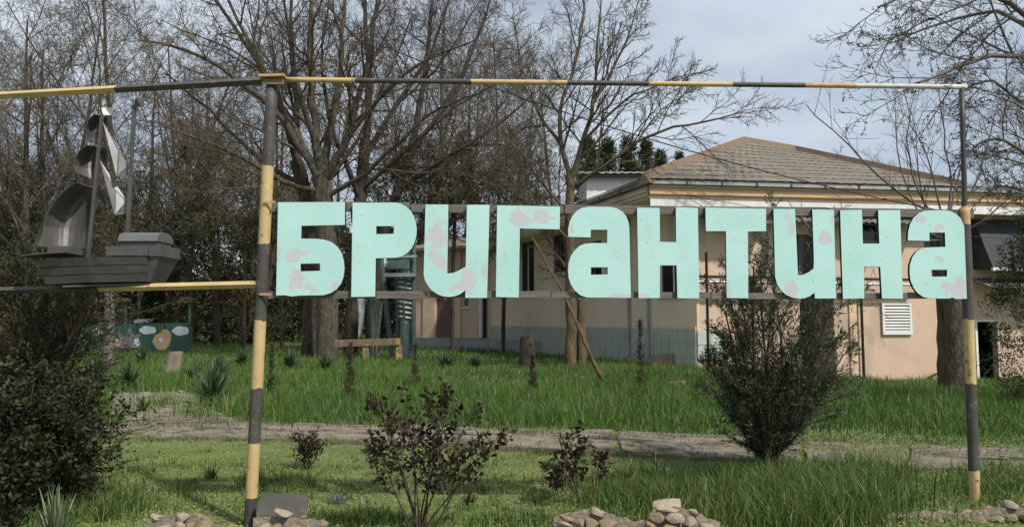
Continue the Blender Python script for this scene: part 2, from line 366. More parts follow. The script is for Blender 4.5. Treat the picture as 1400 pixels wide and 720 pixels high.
# ------------------------------------------------------------------ path of broken concrete slabs
def on(px, py, dz=0): g = G(px, py); return Vector((g.x, g.y, g.z+dz))
PATH_FRONT = [(-60, 604), (160, 599), (330, 601), (500, 606), (700, 615), (860, 622), (1000, 629), (1200, 640), (1480, 655), (1700, 666)]
PATH_BACK = [(-60, 590), (160, 584), (330, 578), (500, 583), (700, 588), (860, 592), (1000, 598), (1200, 610), (1480, 622), (1700, 632)]
def interp(L, px):
    for (a, b), (c, d) in zip(L, L[1:]):
        if a <= px <= c: return b+(d-b)*(px-a)/(c-a)
    return L[-1][1]
path_polys = []
def slab(parent, quad, rng, name='slab', m=None, th=.05, dz=.035):
    h = dz+rng.uniform(-.014, .014); tl = [rng.uniform(-.012, .012) for _ in range(4)]
    top = [(q[0], q[1], terrain(q[0], q[1])+h+t) for q, t in zip(quad, tl)]
    bot = [(q[0], q[1], terrain(q[0], q[1])-th) for q in quad]
    mb = MB(); c = [((q[0]+sum(p[0] for p in top)/4*.03)/1.03, (q[1]+sum(p[1] for p in top)/4*.03)/1.03, q[2]) for q in top]
    mb.hexa(bot+top); o = mb.build(name, m or M['concrete'], parent); return o
def make_path():
    rng = random.Random(4)
    p = empty('path', (0, 9, 0)); tag(p, kind='structure')
    def lerp(a, b, t): return (a[0]*(1-t)+b[0]*t, a[1]*(1-t)+b[1]*t)
    cols = []; px = -60.0
    while px < 1690:
        f, b = on(px, interp(PATH_FRONT, px)), on(px, interp(PATH_BACK, px)); cols.append(((f.x, f.y), (b.x, b.y))); px += rng.uniform(60, 135)
    for (f0, b0), (f1, b1) in zip(cols, cols[1:]):
        ts = [0, .48+rng.uniform(-.06, .06), 1]
        for t0, t1 in zip(ts, ts[1:]):
            g = .012
            q = [lerp(f0, b0, t0+g), lerp(f1, b1, t0+g), lerp(f1, b1, t1-g), lerp(f0, b0, t1-g)]
            q0 = lerp(q[0], q[1], .012); q1 = lerp(q[0], q[1], .988); q2 = lerp(q[3], q[2], .988); q3 = lerp(q[3], q[2], .012)
            qs = [(a+rng.uniform(-.05, .05), c+rng.uniform(-.06, .06)) for a, c in (q0, q1, q2, q3)]
            slab(p, qs, rng)
        # kerbstone along the front
        d = Vector((f1[0]-f0[0], f1[1]-f0[1], 0)); n = Vector((d.y, -d.x, 0)).normalized()*.09
        for s in range(2):
            a = lerp(f0, f1, s/2+.01); c = lerp(f0, f1, s/2+.49)
            j = rng.uniform(-.015, .015)
            slab(p, [(a[0]+n.x, a[1]+n.y+j), (c[0]+n.x, c[1]+n.y+j), c, a], rng, 'kerbstone', M['kerb'], .08, .04)
    path_polys.append(cols)
    # side path branching off to the back left
    rows = [[(150, 583), (215, 581), (275, 578), (330, 577)], [(150, 570), (212, 568), (262, 566), (312, 572)], [(152, 557), (205, 555), (255, 553), (285, 560)],
            [(158, 546), (205, 543), (250, 541), (262, 549)], [(160, 539), (205, 536), (245, 533), (255, 537)]]
    for r0, r1 in zip(rows, rows[1:]):
        for i in range(3):
            if rng.random() < .08: continue
            q = [on(*r0[i]), on(*r0[i+1]), on(*r1[i+1]), on(*r1[i])]
            c = sum((Vector(v) for v in q), Vector())/4
            q = [(v.x+(c.x-v.x)*.03+rng.uniform(-.06, .06), v.y+(c.y-v.y)*.03+rng.uniform(-.06, .06)) for v in q]
            slab(p, q, rng)
make_path()

# ------------------------------------------------------------------ the sign
DL, DR = 5.9, 6.3
def DS(px): return DL+(DR-DL)*(px-365)/(1320-365) if px > 365 else 5.9+(365-px)*.0012     # depth of the sign plane
def S(px, py, dd=0): return P(px, py, DS(px)+dd)
def letter_mat():
    m = mat('mint_paint', (.435, .655, .63), (.36, .585, .555), 2.2, .55, .05, 30, coords='Object'); n, l = nodes_of(m); b = n['Principled BSDF']
    base = b.inputs['Base Color'].links[0].from_socket
    tcn = n.new('ShaderNodeTexCoord'); nn = n.new('ShaderNodeTexNoise'); nn.inputs['Scale'].default_value = 9; nn.inputs['Detail'].default_value = 10; nn.inputs['Roughness'].default_value = .68
    l.new(tcn.outputs['Object'], nn.inputs['Vector'])
    spots = [(403, 352, 22, 18), (405, 384, 22, 22), (424, 392, 18, 12), (459, 393, 12, 12), (597, 332, 26, 52), (603, 357, 14, 22), (642, 382, 24, 38), (628, 393, 20, 12), (663, 372, 8, 16),
             (710, 299, 26, 20), (745, 300, 34, 18), (780, 313, 8, 16), (1079, 308, 14, 26), (1126, 327, 16, 14), (1080, 395, 16, 22), (1280, 312, 14, 10), (1310, 398, 40, 18), (1283, 355, 14, 7), (1320, 340, 6, 40), (1255, 300, 14, 8), (1135, 300, 6, 12), (1312, 392, 14, 20),
             (382, 355, 5, 22), (994, 398, 6, 22), (690, 345, 5, 14), (745, 405, 40, 4), (856, 405, 40, 5)]
    acc = None
    for (x, y, a, c) in spots:
        q = S(x, y); k = q.y/FPX
        vm = n.new('ShaderNodeVectorMath'); vm.operation = 'SUBTRACT'; l.new(tcn.outputs['Object'], vm.inputs[0]); vm.inputs[1].default_value = q
        v2 = n.new('ShaderNodeVectorMath'); v2.operation = 'MULTIPLY'; l.new(vm.outputs[0], v2.inputs[0]); v2.inputs[1].default_value = (1/(a*.5*k), 0, 1/(c*.5*k))
        ln = n.new('ShaderNodeVectorMath'); ln.operation = 'LENGTH'; l.new(v2.outputs[0], ln.inputs[0])
        if acc is None: acc = ln.outputs['Value']
        else:
            mn = n.new('ShaderNodeMath'); mn.operation = 'MINIMUM'; l.new(acc, mn.inputs[0]); l.new(ln.outputs['Value'], mn.inputs[1]); acc = mn.outputs[0]
    cl = n.new('ShaderNodeMath'); cl.operation = 'MINIMUM'; l.new(acc, cl.inputs[0]); cl.inputs[1].default_value = 2.05
    mu = n.new('ShaderNodeMath'); mu.operation = 'MULTIPLY_ADD'; l.new(nn.outputs['Fac'], mu.inputs[0]); mu.inputs[1].default_value = 6.4; mu.inputs[2].default_value = -3.2
    sb = n.new('ShaderNodeMath'); sb.operation = 'SUBTRACT'; l.new(mu.outputs[0], sb.inputs[0]); l.new(cl.outputs[0], sb.inputs[1])
    r = n.new('ShaderNodeValToRGB'); r.color_ramp.elements[0].position = 0; r.color_ramp.elements[1].position = .05
    ad = n.new('ShaderNodeMath'); ad.operation = 'ADD'; l.new(sb.outputs[0], ad.inputs[0]); ad.inputs[1].default_value = 1.02
    l.new(ad.outputs[0], r.inputs[0])
    mxn = n.new('ShaderNodeMix'); mxn.data_type = 'RGBA'; mxn.inputs[7].default_value = (.47, .485, .51, 1)
    l.new(r.outputs[0], mxn.inputs[0]); l.new(base, mxn.inputs[6])
    # fine dark specks of dirt
    n4 = n.new('ShaderNodeTexNoise'); n4.inputs['Scale'].default_value = 42; n4.inputs['Detail'].default_value = 4; l.new(tcn.outputs['Object'], n4.inputs['Vector'])
    r4 = n.new('ShaderNodeValToRGB'); r4.color_ramp.elements[0].position = .66; r4.color_ramp.elements[1].position = .72; r4.color_ramp.elements[1].color = (.6, .6, .6, 1)
    l.new(n4.outputs['Fac'], r4.inputs[0])
    m4 = n.new('ShaderNodeMix'); m4.data_type = 'RGBA'; m4.inputs[7].default_value = (.30, .30, .32, 1); l.new(r4.outputs[0], m4.inputs[0]); l.new(mxn.outputs[2], m4.inputs[6])
    l.new(m4.outputs[2], b.inputs['Base Color'])
    return m
M['mint'] = letter_mat()

Z1 = lambda L: [(360+x/4.118, 260+y/4.118) for x, y in L]
Z2 = lambda L: [(670+x/4.118, 260+y/4.118) for x, y in L]
Z3 = lambda L: [(1000+x/4.118, 260+y/4.118) for x, y in L]
LET = [
 (Z1([(83,68),(460,66),(459,195),(215,200),(213,272),(300,273),(345,278),(385,292),(418,318),(441,352),(453,395),(457,440),(452,485),(438,525),(412,558),(380,578),(340,590),(205,592),(160,597),(120,590),(72,592)]),
  Z1([(210,413),(320,411),(320,453),(210,456)])),
 (Z1([(503,70),(740,70),(772,75),(802,90),(828,113),(846,143),(858,178),(864,215),(862,255),(852,293),(836,326),(812,352),(785,370),(755,379),(633,382),(630,598),(495,600)]),
  Z1([(636,202),(735,201),(735,245),(636,247)])),
 (Z1([(913,80),(1042,80),(1036,468),(1070,464),(1100,452),(1124,438),(1140,430),(1146,82),(1274,82),(1260,605),(1137,605),(1137,562),(1112,582),(1082,595),(1050,600),(1015,597),(980,585),(948,562),(925,535),(910,505),(903,470)]), None),
 (Z2([(40,85),(394,92),(392,220),(168,215),(162,603),(33,600)]), None),
 (Z2([(441,262),(440,215),(448,178),(464,144),(488,116),(518,99),(560,92),(680,94),(715,102),(745,120),(766,145),(778,175),(784,205),(785,240),(793,605),(545,603),(510,591),(480,566),(457,533),(443,495),(439,455),(442,410),(455,370),(476,338),(503,313),(535,300),(572,297),(660,297),(660,222),(568,222),(566,265)]),
  Z2([(568,433),(663,433),(663,474),(568,475)])),
 (Z2([(828,98),(955,100),(957,290),(1048,292),(1046,95),(1170,100),(1178,607),(1055,607),(1050,422),(957,422),(956,605),(836,607)]), None),
 ([(964.6,283.6),(1047.4,285.5),(1047.4,315.9),(1022.6,316.3),(1023,407.4),(993.5,407),(992.5,315.9),(965,315.9)], None),
 (Z3([(237,105),(358,105),(375,478),(405,475),(435,461),(462,440),(465,400),(455,108),(577,110),(590,608),(470,608),(468,575),(440,596),(410,607),(380,610),(340,603),(305,586),(277,560),(257,527),(246,485)]), None),
 (Z3([(612,112),(735,110),(740,300),(833,300),(826,112),(950,112),(965,610),(848,608),(838,430),(746,430),(748,608),(628,610)]), None),
 (Z3([(993,283),(995,235),(1006,190),(1026,155),(1055,128),(1090,115),(1200,112),(1235,118),(1268,135),(1292,160),(1308,195),(1317,235),(1320,270),(1343,610),(1265,611),(1243,603),(1225,609),(1110,608),(1080,600),(1048,578),(1024,546),(1009,508),(1003,465),(1005,420),(1018,378),(1040,346),(1068,328),(1095,322),(1205,318),(1202,238),(1115,238),(1115,285)]),
  Z3([(1122,447),(1214,447),(1214,485),(1124,486)])),
]
def letter_obj(outer, hole, parent, name):
    bm = bmesh.new()
    def loop(pts): 
        vs_ = [bm.verts.new(S(*p, -.031)) for p in pts]
        return [bm.edges.new((vs_[i], vs_[(i+1) % len(vs_)])) for i in range(len(vs_))]
    e = loop(outer)
    if hole: e += loop(hole)
    r = bmesh.ops.triangle_fill(bm, edges=e, use_beauty=True)
    fr = [f for f in bm.faces]
    bmesh.ops.recalc_face_normals(bm, faces=fr)
    if fr[0].normal.y > 0:
        for f in fr: f.normal_flip()
    ex = bmesh.ops.extrude_face_region(bm, geom=list(bm.faces))
    nv = [v for v in ex['geom'] if isinstance(v, bmesh.types.BMVert)]
    for v in nv: v.co.y += .036; v.co.x += .002
    bmesh.ops.recalc_face_normals(bm, faces=bm.faces)
    for f in bm.faces: f.material_index = 0 if f.normal.y < -.8 else 1
    me = bpy.data.meshes.new(name); bm.to_mesh(me); bm.free()
    o = link(name, me, [M['mint'], M['letter_side']]); keep(o, parent); return o
def striped(parent, name, a, b, r, cuts, mats, n=10, square=False):
    """a, b 3D ends; cuts = fractions; mats = material per piece"""
    mb = MB(); a, b = Vector(a), Vector(b); ts = [0]+cuts+[1]
    um = []; ids = []
    for m in mats:
        if m not in um: um.append(m)
        ids.append(um.index(m))
    pts, mi = [], []
    for i, (t0, t1) in enumerate(zip(ts, ts[1:])):
        if i == 0: pts.append(a.lerp(b, t0))
        k = 3
        for s in range(1, k+1): pts.append(a.lerp(b, t0+(t1-t0)*s/k)); mi.append(ids[i])
    if square:
        mb.tube(pts, r*1.25, 4, mi)
    else: mb.tube(pts, r, n, mi)
    rj = random.Random(len(name)*7+int(abs(a.x)*100)); ax = (b-a).normalized(); nn_ = 4 if square else n
    for i in range(1, len(mats)):
        ph = rj.uniform(0, 6.28); tl = rj.uniform(.2, 1.0)
        for j in range(nn_):
            k = 3*i*nn_+j; mb.v[k] = tuple(Vector(mb.v[k])+ax*(rj.gauss(0, .004)+tl*.008*math.sin(j*6.28/nn_+ph)))
    return mb.build(name, [M[x] for x in um], parent, smooth=not square)
def make_sign():
    base = S(342, 716); base.z = 0
    s = empty('letter_sign', base, 'tall striped pipe frame carrying mint green letters reading БРИГАНТИНА', 'sign')
    # left post
    a, b = S(372, 112), S(341, 735); fr = lambda y: (y-112)/(735-112)
    striped(s, 'post', a, b, .047, [fr(231), fr(340), fr(445), fr(536), fr(610), fr(681)], ['blk', 'yel', 'blk', 'yel', 'blk', 'yel', 'blk'], 14)
    # right post: thin upper part, thicker lower part
    a, b = S(1315, 120), S(1319.5, 300)
    striped(s, 'upper_post', a, b, .021, [.9], ['darkmetal', 'rustp'], 10)
    a, b = S(1318.5, 284), S(1334, 712); fr = lambda y: (y-284)/(712-284)
    striped(s, 'post', a, b, .042, [fr(308), fr(440), fr(526), fr(645)], ['rustp', 'blk', 'yel', 'blk', 'yel'], 14)
    # top rail
    a, b = S(386, 109), S(1321, 119); fr = lambda x: (x-386)/(1321-386)
    striped(s, 'top_rail', a, b, .021, [fr(480), fr(632), fr(760), fr(872), fr(988), fr(1090), fr(1160)], ['yel', 'blk', 'yel', 'blk', 'yel', 'blk', 'rustp', 'whitep'], 10)
    # left wing rails
    a, b = S(-60, 134), S(366, 110.5); fr = lambda x: (x+60)/(366+60)
    striped(s, 'top_rail', a, b, .027, [fr(168)], ['yel', 'blk'], square=True)
    a, b = S(-60, 398.5), S(356, 388.5)
    striped(s, 'lower_rail', a, b, .024, [fr(150)], ['blk', 'yel'], square=True)
    # rusty joint plates on the post top
    mb = MB(); mb.bar(S(357, 106.5, -.03), S(391, 105.5, -.03), .13, .02); mb.build('joint_plate', M['rustp'], s)
    mb = MB(); mb.bar(S(359, 112, -.055), S(388, 112, -.055), .02, .045); mb.build('joint_plate', M['ridge'], s)
    # wire loop on the right post
    mb = MB(); c = S(1312, 276, -.04)
    mb.tube([c+Vector((.022*math.cos(t), 0, .03*math.sin(t))) for t in [i*.55 for i in range(13)]], .004, 6); mb.build('wire_loop', M['cable'], s)
    # weathered boards behind the letters, in pieces
    rng = random.Random(2)
    for (y0, y1, h, segs) in ((282, 292, 12, [(371, 560), (562, 770), (772, 960), (962, 1130), (1132, 1330)]), (402, 404.5, 9, [(367, 585), (587, 752), (754, 970), (972, 1240), (1242, 1330)])):
        for (x0, x1) in segs:
            f = lambda x: y0+(y1-y0)*(x-371)/(1330-371)
            hh = h*6/FPX*rng.uniform(.9, 1.1); j = rng.uniform(-1, 1)
            mb = MB(); mb.bar(S(x0, f(x0)+j, .022), S(x1, f(x1)+rng.uniform(-1, 1), .022), .026, hh); mb.build('backing_board', M['oldwood'], s)
    for (o, h) in LET: letter_obj(o, h, s, 'letter')
    # board clips on the post
    for (x, y) in ((368, 276), (363, 402)):
        mb = MB(); mb.bar(S(x-8, y, -.052), S(x+8, y, -.052), .012, .018); mb.build('clip', M['rustp'], s)
make_sign()

# ------------------------------------------------------------------ steel ship on the left rail
def make_ship():
    ZB = lambda X, Y, dd=0: P(20+X/2.483, 120+Y/2.483, DSB+dd)
    DSB = 6.18
    root = P(140, 393, DSB); s = empty('ship_ornament', root, 'grey sheet steel sailing ship with curved sails on the striped rail', 'ship sculpture')
    B = .17     # half beam
    # hull: three strakes a side, tapering to the bow
    def hull_pt(u, v, side):
        xt = 85+u*(485-85); xb = 118+u*(478-118)
        X = xt+(xb-xt)*v; Y = (585-u*8)*(1-v)+(668-u*7)*v
        p = ZB(X, Y); w = B*min(1, .25+1.6*u)*(1-.25*v); p.y += side*w if side > 0 else side*w
        return p
    for side in (-1, 1):
        for k in range(3):
            mb = MB(); n = 8
            v0, v1 = k/3+.012, (k+1)/3-.018
            out = Vector((0, side*.010, 0)); vs_, fs_ = [], []
            for i in range(n+1):
                a, b = hull_pt(i/n, v0, side)+out, hull_pt(i/n, v1, side)+out*.3
                vs_ += [a, b, a-Vector((0, side*.012, 0)), b-Vector((0, side*.012, 0))]
            for i in range(n):
                q = i*4; fs_ += [(q, q+4, q+5, q+1), (q+2, q+3, q+7, q+6), (q, q+2, q+6, q+4), (q+1, q+5, q+7, q+3)]
            fs_ += [(0, 1, 3, 2), (n*4, n*4+2, n*4+3, n*4+1)]
            mb.add(vs_, fs_); recalc(mb.build('hull_plate', M['steel'], s))
    mb = MB()      # transom slanting aft, bow plate, bottom
    a, b = hull_pt(1, 0, -1), hull_pt(1, 0, 1); c, d = hull_pt(1, 1, 1), hull_pt(1, 1, -1)
    aft = Vector((.10, 0, .0))
    mb.hexa([d, c, c+Vector((.02, 0, 0)), d+Vector((.02, 0, 0)), a+Vector((.0, .01, 0)), b, b+aft, a+aft]); mb.build('transom', M['steel'], s)
    mb = MB(); a, b, c, d = hull_pt(0, 0, -1), hull_pt(0, 0, 1), hull_pt(0, 1, 1), hull_pt(0, 1, -1)
    f = Vector((-.012, 0, 0)); mb.hexa([d+f, c+f, c, d, a+f, b+f, b, a]); mb.build('bow_plate', M['steel'], s)
    mb = MB(); vs_ = []
    for u in (0, .25, .5, .75, 1): vs_ += [hull_pt(u, .99, -1), hull_pt(u, .99, 1), hull_pt(u, .03, -1), hull_pt(u, .03, 1)]
    fs_ = []
    for i in range(4): q = i*4; fs_ += [(q, q+1, q+5, q+4), (q+2, q+6, q+7, q+3)]
    mb.add(vs_, fs_); mb.build('deck_plate', M['steel'], s)
    mb = MB(); pts = []   # bowsprit plate: a flat pointed tongue
    for X, w in ((28, .03), (50, .09), (95, .14), (150, .16), (210, .165)):
        for sd_ in (-1, 1):
            for z in (0, .012): q = ZB(X, 576-(X-28)*.06); pts.append((q.x, q.y+sd_*w, q.z+z))
    fs_ = []
    for i in range(4): q = i*4; fs_ += [(q, q+4, q+6, q+2), (q+1, q+3, q+7, q+5), (q, q+1, q+5, q+4), (q+2, q+6, q+7, q+3)]
    fs_ += [(0, 2, 3, 1), (16, 17, 19, 18)]
    mb.add(pts, fs_); mb.build('bow_deck', M['steel'], s)
    def bx(name, X0, Y0, X1, Y1, w, m='steel', taper=0):
        a, b = ZB(X0, Y1), ZB(X1, Y0); mb = MB()
        mb.hexa([(a.x, a.y-w, a.z), (b.x, a.y-w, a.z), (b.x, a.y+w, a.z), (a.x, a.y+w, a.z), (a.x+taper, a.y-w, b.z), (b.x, a.y-w, b.z), (b.x, a.y+w, b.z), (a.x+taper, a.y+w, b.z)])
        return mb.build(name, M[m], s)
    bx('hatch_box', 137, 541, 211, 562, .10)
    bx('stern_rail', 350, 545, 490, 576, .185); bx('stern_rail', 490.5, 541, 530, 577, .18)
    bx('cabin', 384, 522, 508, 546, .125)
    mb = MB(); n = 8; vs_ = []     # curved cabin roof
    for i in range(n+1):
        t = math.pi*i/n; 
        for X in (380, 512):
            q = ZB(X, 526); vs_.append((q.x, q.y-.145*math.cos(t), q.z+.085*math.sin(t)**.8))
    mb.add(vs_, [(2*i, 2*i+1, 2*i+3, 2*i+2) for i in range(n)]+[tuple(range(0, 2*n+2, 2)), tuple(range(2*n+1, 0, -2))]); mb.build('cabin_roof', M['steel_l'], s)
    mb = MB(); mb.bar(ZB(297, 88), ZB(250, 575), .022, .022); mb.build('mast', M['steel'], s)
    mb = MB(); mb.bar(ZB(406, 60), ZB(381, 548), .026, .026); mb.build('mast', M['steel'], s)
    def sail(L, Rr, bulge, dl, dr, name='sail', m='sail'):
        n = 9; k = len(L); mb = MB(); vs_ = []
        for j in range(k):
            for i in range(n+1):
                t = i/n; X = L[j][0]*(1-t)+Rr[j][0]*t; Y = L[j][1]*(1-t)+Rr[j][1]*t
                dd = dl+(dr-dl)*t+bulge*math.sin(math.pi*t)*(.4+.6*math.sin(math.pi*(j+.5)/k)); vs_.append(ZB(X, Y, dd))
        mb.add(vs_, [(j*(n+1)+i, j*(n+1)+i+1, (j+1)*(n+1)+i+1, (j+1)*(n+1)+i) for j in range(k-1) for i in range(n)])
        o = mb.build(name, M[m], s); md = o.modifiers.new('th', 'SOLIDIFY'); md.thickness = .004
    sail([(205,320),(168,348),(133,388),(108,430),(97,470),(95,540)], [(314,352),(300,378),(284,402),(268,432),(256,480),(248,545)], .16, -.10, .06)
    sail([(170,345),(140,372),(115,410),(95,450),(78,500),(65,538)], [(215,318),(190,345),(165,380),(140,420),(120,480),(110,540)], .05, .16, .2)
    sail([(246,194),(220,212),(205,238),(201,262),(206,288)], [(316,204),(314,228),(309,256),(305,290),(302,326)], .12, -.08, .05)
    sail([(270,89),(248,110),(240,140),(243,168),(252,186)], [(320,100),(318,125),(313,148),(305,170),(298,196)], .10, -.07, .05)
    def jib(pts, dds, name='jib', m='steel_l'):
        mb = MB(); v = [ZB(x, y, d) for (x, y), d in zip(pts, dds)]; n = len(v)
        mb.add(v, [tuple(range(n))]); o = mb.build(name, M[m], s); md = o.modifiers.new('th', 'SOLIDIFY'); md.thickness = .004
    jib([(299,116),(350,215),(345,300)], [0, .02, -.05]); jib([(299,116),(386,262),(384,298),(345,300),(350,215)], [0, .06, .06, -.05, .02])
    jib([(288,245),(340,345),(338,432)], [0, .02, -.05], m='sail'); jib([(288,245),(380,382),(378,428),(338,432),(340,345)], [0, .06, .06, -.05, .02])
    jib([(294,68),(333,68),(330,94),(300,92)], [0, .06, .06, 0], 'flag', 'white'); jib([(410,34),(440,36),(440,66),(406,62)], [0, .05, .05, 0], 'flag', 'steel')
    mb = MB(); mb.bar(P(95, 392, DSB), P(235, 388.5, DSB), .2, .015); mb.build('mounting_plate', M['steel'], s)
make_ship()

# ------------------------------------------------------------------ buildings
def on_line(A, B, px, py=440):
    """point of the ray through px,py above the ground line A-B -> (u metres, z)"""
    a = P(px, py, 1.0); k = a.x
    dx, dy = B[0]-A[0], B[1]-A[1]; L = math.hypot(dx, dy)
    t = (k*A[1]-A[0])/(dx-k*dy); D = A[1]+t*dy
    return t*L, P(px, py, D).z
class Wall:
    def __init__(s, A, B, z0, z1, flip=1):
        s.A, s.B = Vector((*A, 0)), Vector((*B, 0)); s.z0, s.z1 = z0, z1; s.d = (s.B-s.A).normalized(); s.L = (s.B-s.A).length
        n = Vector((s.d.y, -s.d.x, 0)); s.n = n if n.dot(-s.A) > 0 else -n
    def uz(s, px, py): return on_line(s.A, s.B, px, py)
    def pt(s, u, z, out=0): q = s.A+s.d*u+s.n*out; return Vector((q.x, q.y, z))
    def rect(s, px0, py0, px1, py1):
        (u0, _), (u1, _) = s.uz(px0, py0), s.uz(px1, py0); um, za = s.uz((px0+px1)/2, py0); _, zb = s.uz((px0+px1)/2, py1)
        return (min(u0, u1), max(u0, u1), min(za, zb), max(za, zb))
    def box(s, name, r, o0, o1, m, parent):
        u0, u1, z0, z1 = r; mb = MB()
        mb.hexa([s.pt(u0, z0, o1), s.pt(u1, z0, o1), s.pt(u1, z0, o0), s.pt(u0, z0, o0), s.pt(u0, z1, o1), s.pt(u1, z1, o1), s.pt(u1, z1, o0), s.pt(u0, z1, o0)])
        return recalc(mb.build(name, M[m], parent))
    def build(s, parent, m, holes, name='wall', depth=.18, th=.3):
        us = sorted({0, s.L, *[h[0] for h in holes], *[h[1] for h in holes]}); zs = sorted({s.z0, s.z1, *[h[2] for h in holes], *[h[3] for h in holes]})
        mb = MB()
        def q(a, b, c, d): mb.add([a, b, c, d], [(0, 1, 2, 3)])
        for u0, u1 in zip(us, us[1:]):
            for z0, z1 in zip(zs, zs[1:]):
                uc, zc = (u0+u1)/2, (z0+z1)/2
                if any(h[0] < uc < h[1] and h[2] < zc < h[3] for h in holes): continue
                q(s.pt(u0, z0), s.pt(u1, z0), s.pt(u1, z1), s.pt(u0, z1))
        for (u0, u1, z0, z1) in holes:
            for (a, b) in (((u0, z0), (u1, z0)), ((u1, z0), (u1, z1)), ((u1, z1), (u0, z1)), ((u0, z1), (u0, z0))):
                q(s.pt(*a), s.pt(*b), s.pt(*b, -depth), s.pt(*a, -depth))
        q(s.pt(0, s.z1), s.pt(s.L, s.z1), s.pt(s.L, s.z1, -th), s.pt(0, s.z1, -th))
        q(s.pt(0, s.z0), s.pt(0, s.z1), s.pt(0, s.z1, -th), s.pt(0, s.z0, -th)); q(s.pt(s.L, s.z0), s.pt(s.L, s.z1), s.pt(s.L, s.z1, -th), s.pt(s.L, s.z0, -th))
        return mb.build(name, M[m], parent)
    def window(s, r, parent, mull=1, frame='white', sill=True, name='window', depth=.1):
        u0, u1, z0, z1 = r; w = empty(name, s.pt((u0+u1)/2, z0)); keep(w, parent); o = -depth
        mb = MB(); mb.hexa([s.pt(u0, z0, o), s.pt(u1, z0, o), s.pt(u1, z0, o-.02), s.pt(u0, z0, o-.02), s.pt(u0, z1, o), s.pt(u1, z1, o), s.pt(u1, z1, o-.02), s.pt(u0, z1, o-.02)])
        g = recalc(mb.build('pane', M['glass'], None)); g.parent = w; g.matrix_parent_inverse = Matrix.Translation(-s.pt((u0+u1)/2, z0))
        mb = MB(); t = .06
        bars = [((u0+t/2, z0), (u0+t/2, z1)), ((u1-t/2, z0), (u1-t/2, z1)), ((u0+t, z0+t/2), (u1-t, z0+t/2)), ((u0+t, z1-t/2), (u1-t, z1-t/2))]
        for i in range(mull): uu = u0+(u1-u0)*(i+1)/(mull+1); bars.append(((uu, z0+t), (uu, z1-t)))
        for a, b in bars: mb.bar(s.pt(*a, o+.02), s.pt(*b, o+.02), .05, .05)
        g = mb.build('frame', M[frame], None); g.parent = w; g.matrix_parent_inverse = Matrix.Translation(-s.pt((u0+u1)/2, z0))
        if sill:
            mb = MB(); mb.hexa([s.pt(u0-.08, z0-.07, .12), s.pt(u1+.08, z0-.07, .12), s.pt(u1+.08, z0-.07, -.05), s.pt(u0-.08, z0-.07, -.05), s.pt(u0-.08, z0-.01, .12), s.pt(u1+.08, z0-.01, .12), s.pt(u1+.08, z0+.01, -.05), s.pt(u0-.08, z0+.01, -.05)])
            g = recalc(mb.build('sill', M[frame], None)); g.parent = w; g.matrix_parent_inverse = Matrix.Translation(-s.pt((u0+u1)/2, z0))
        return w

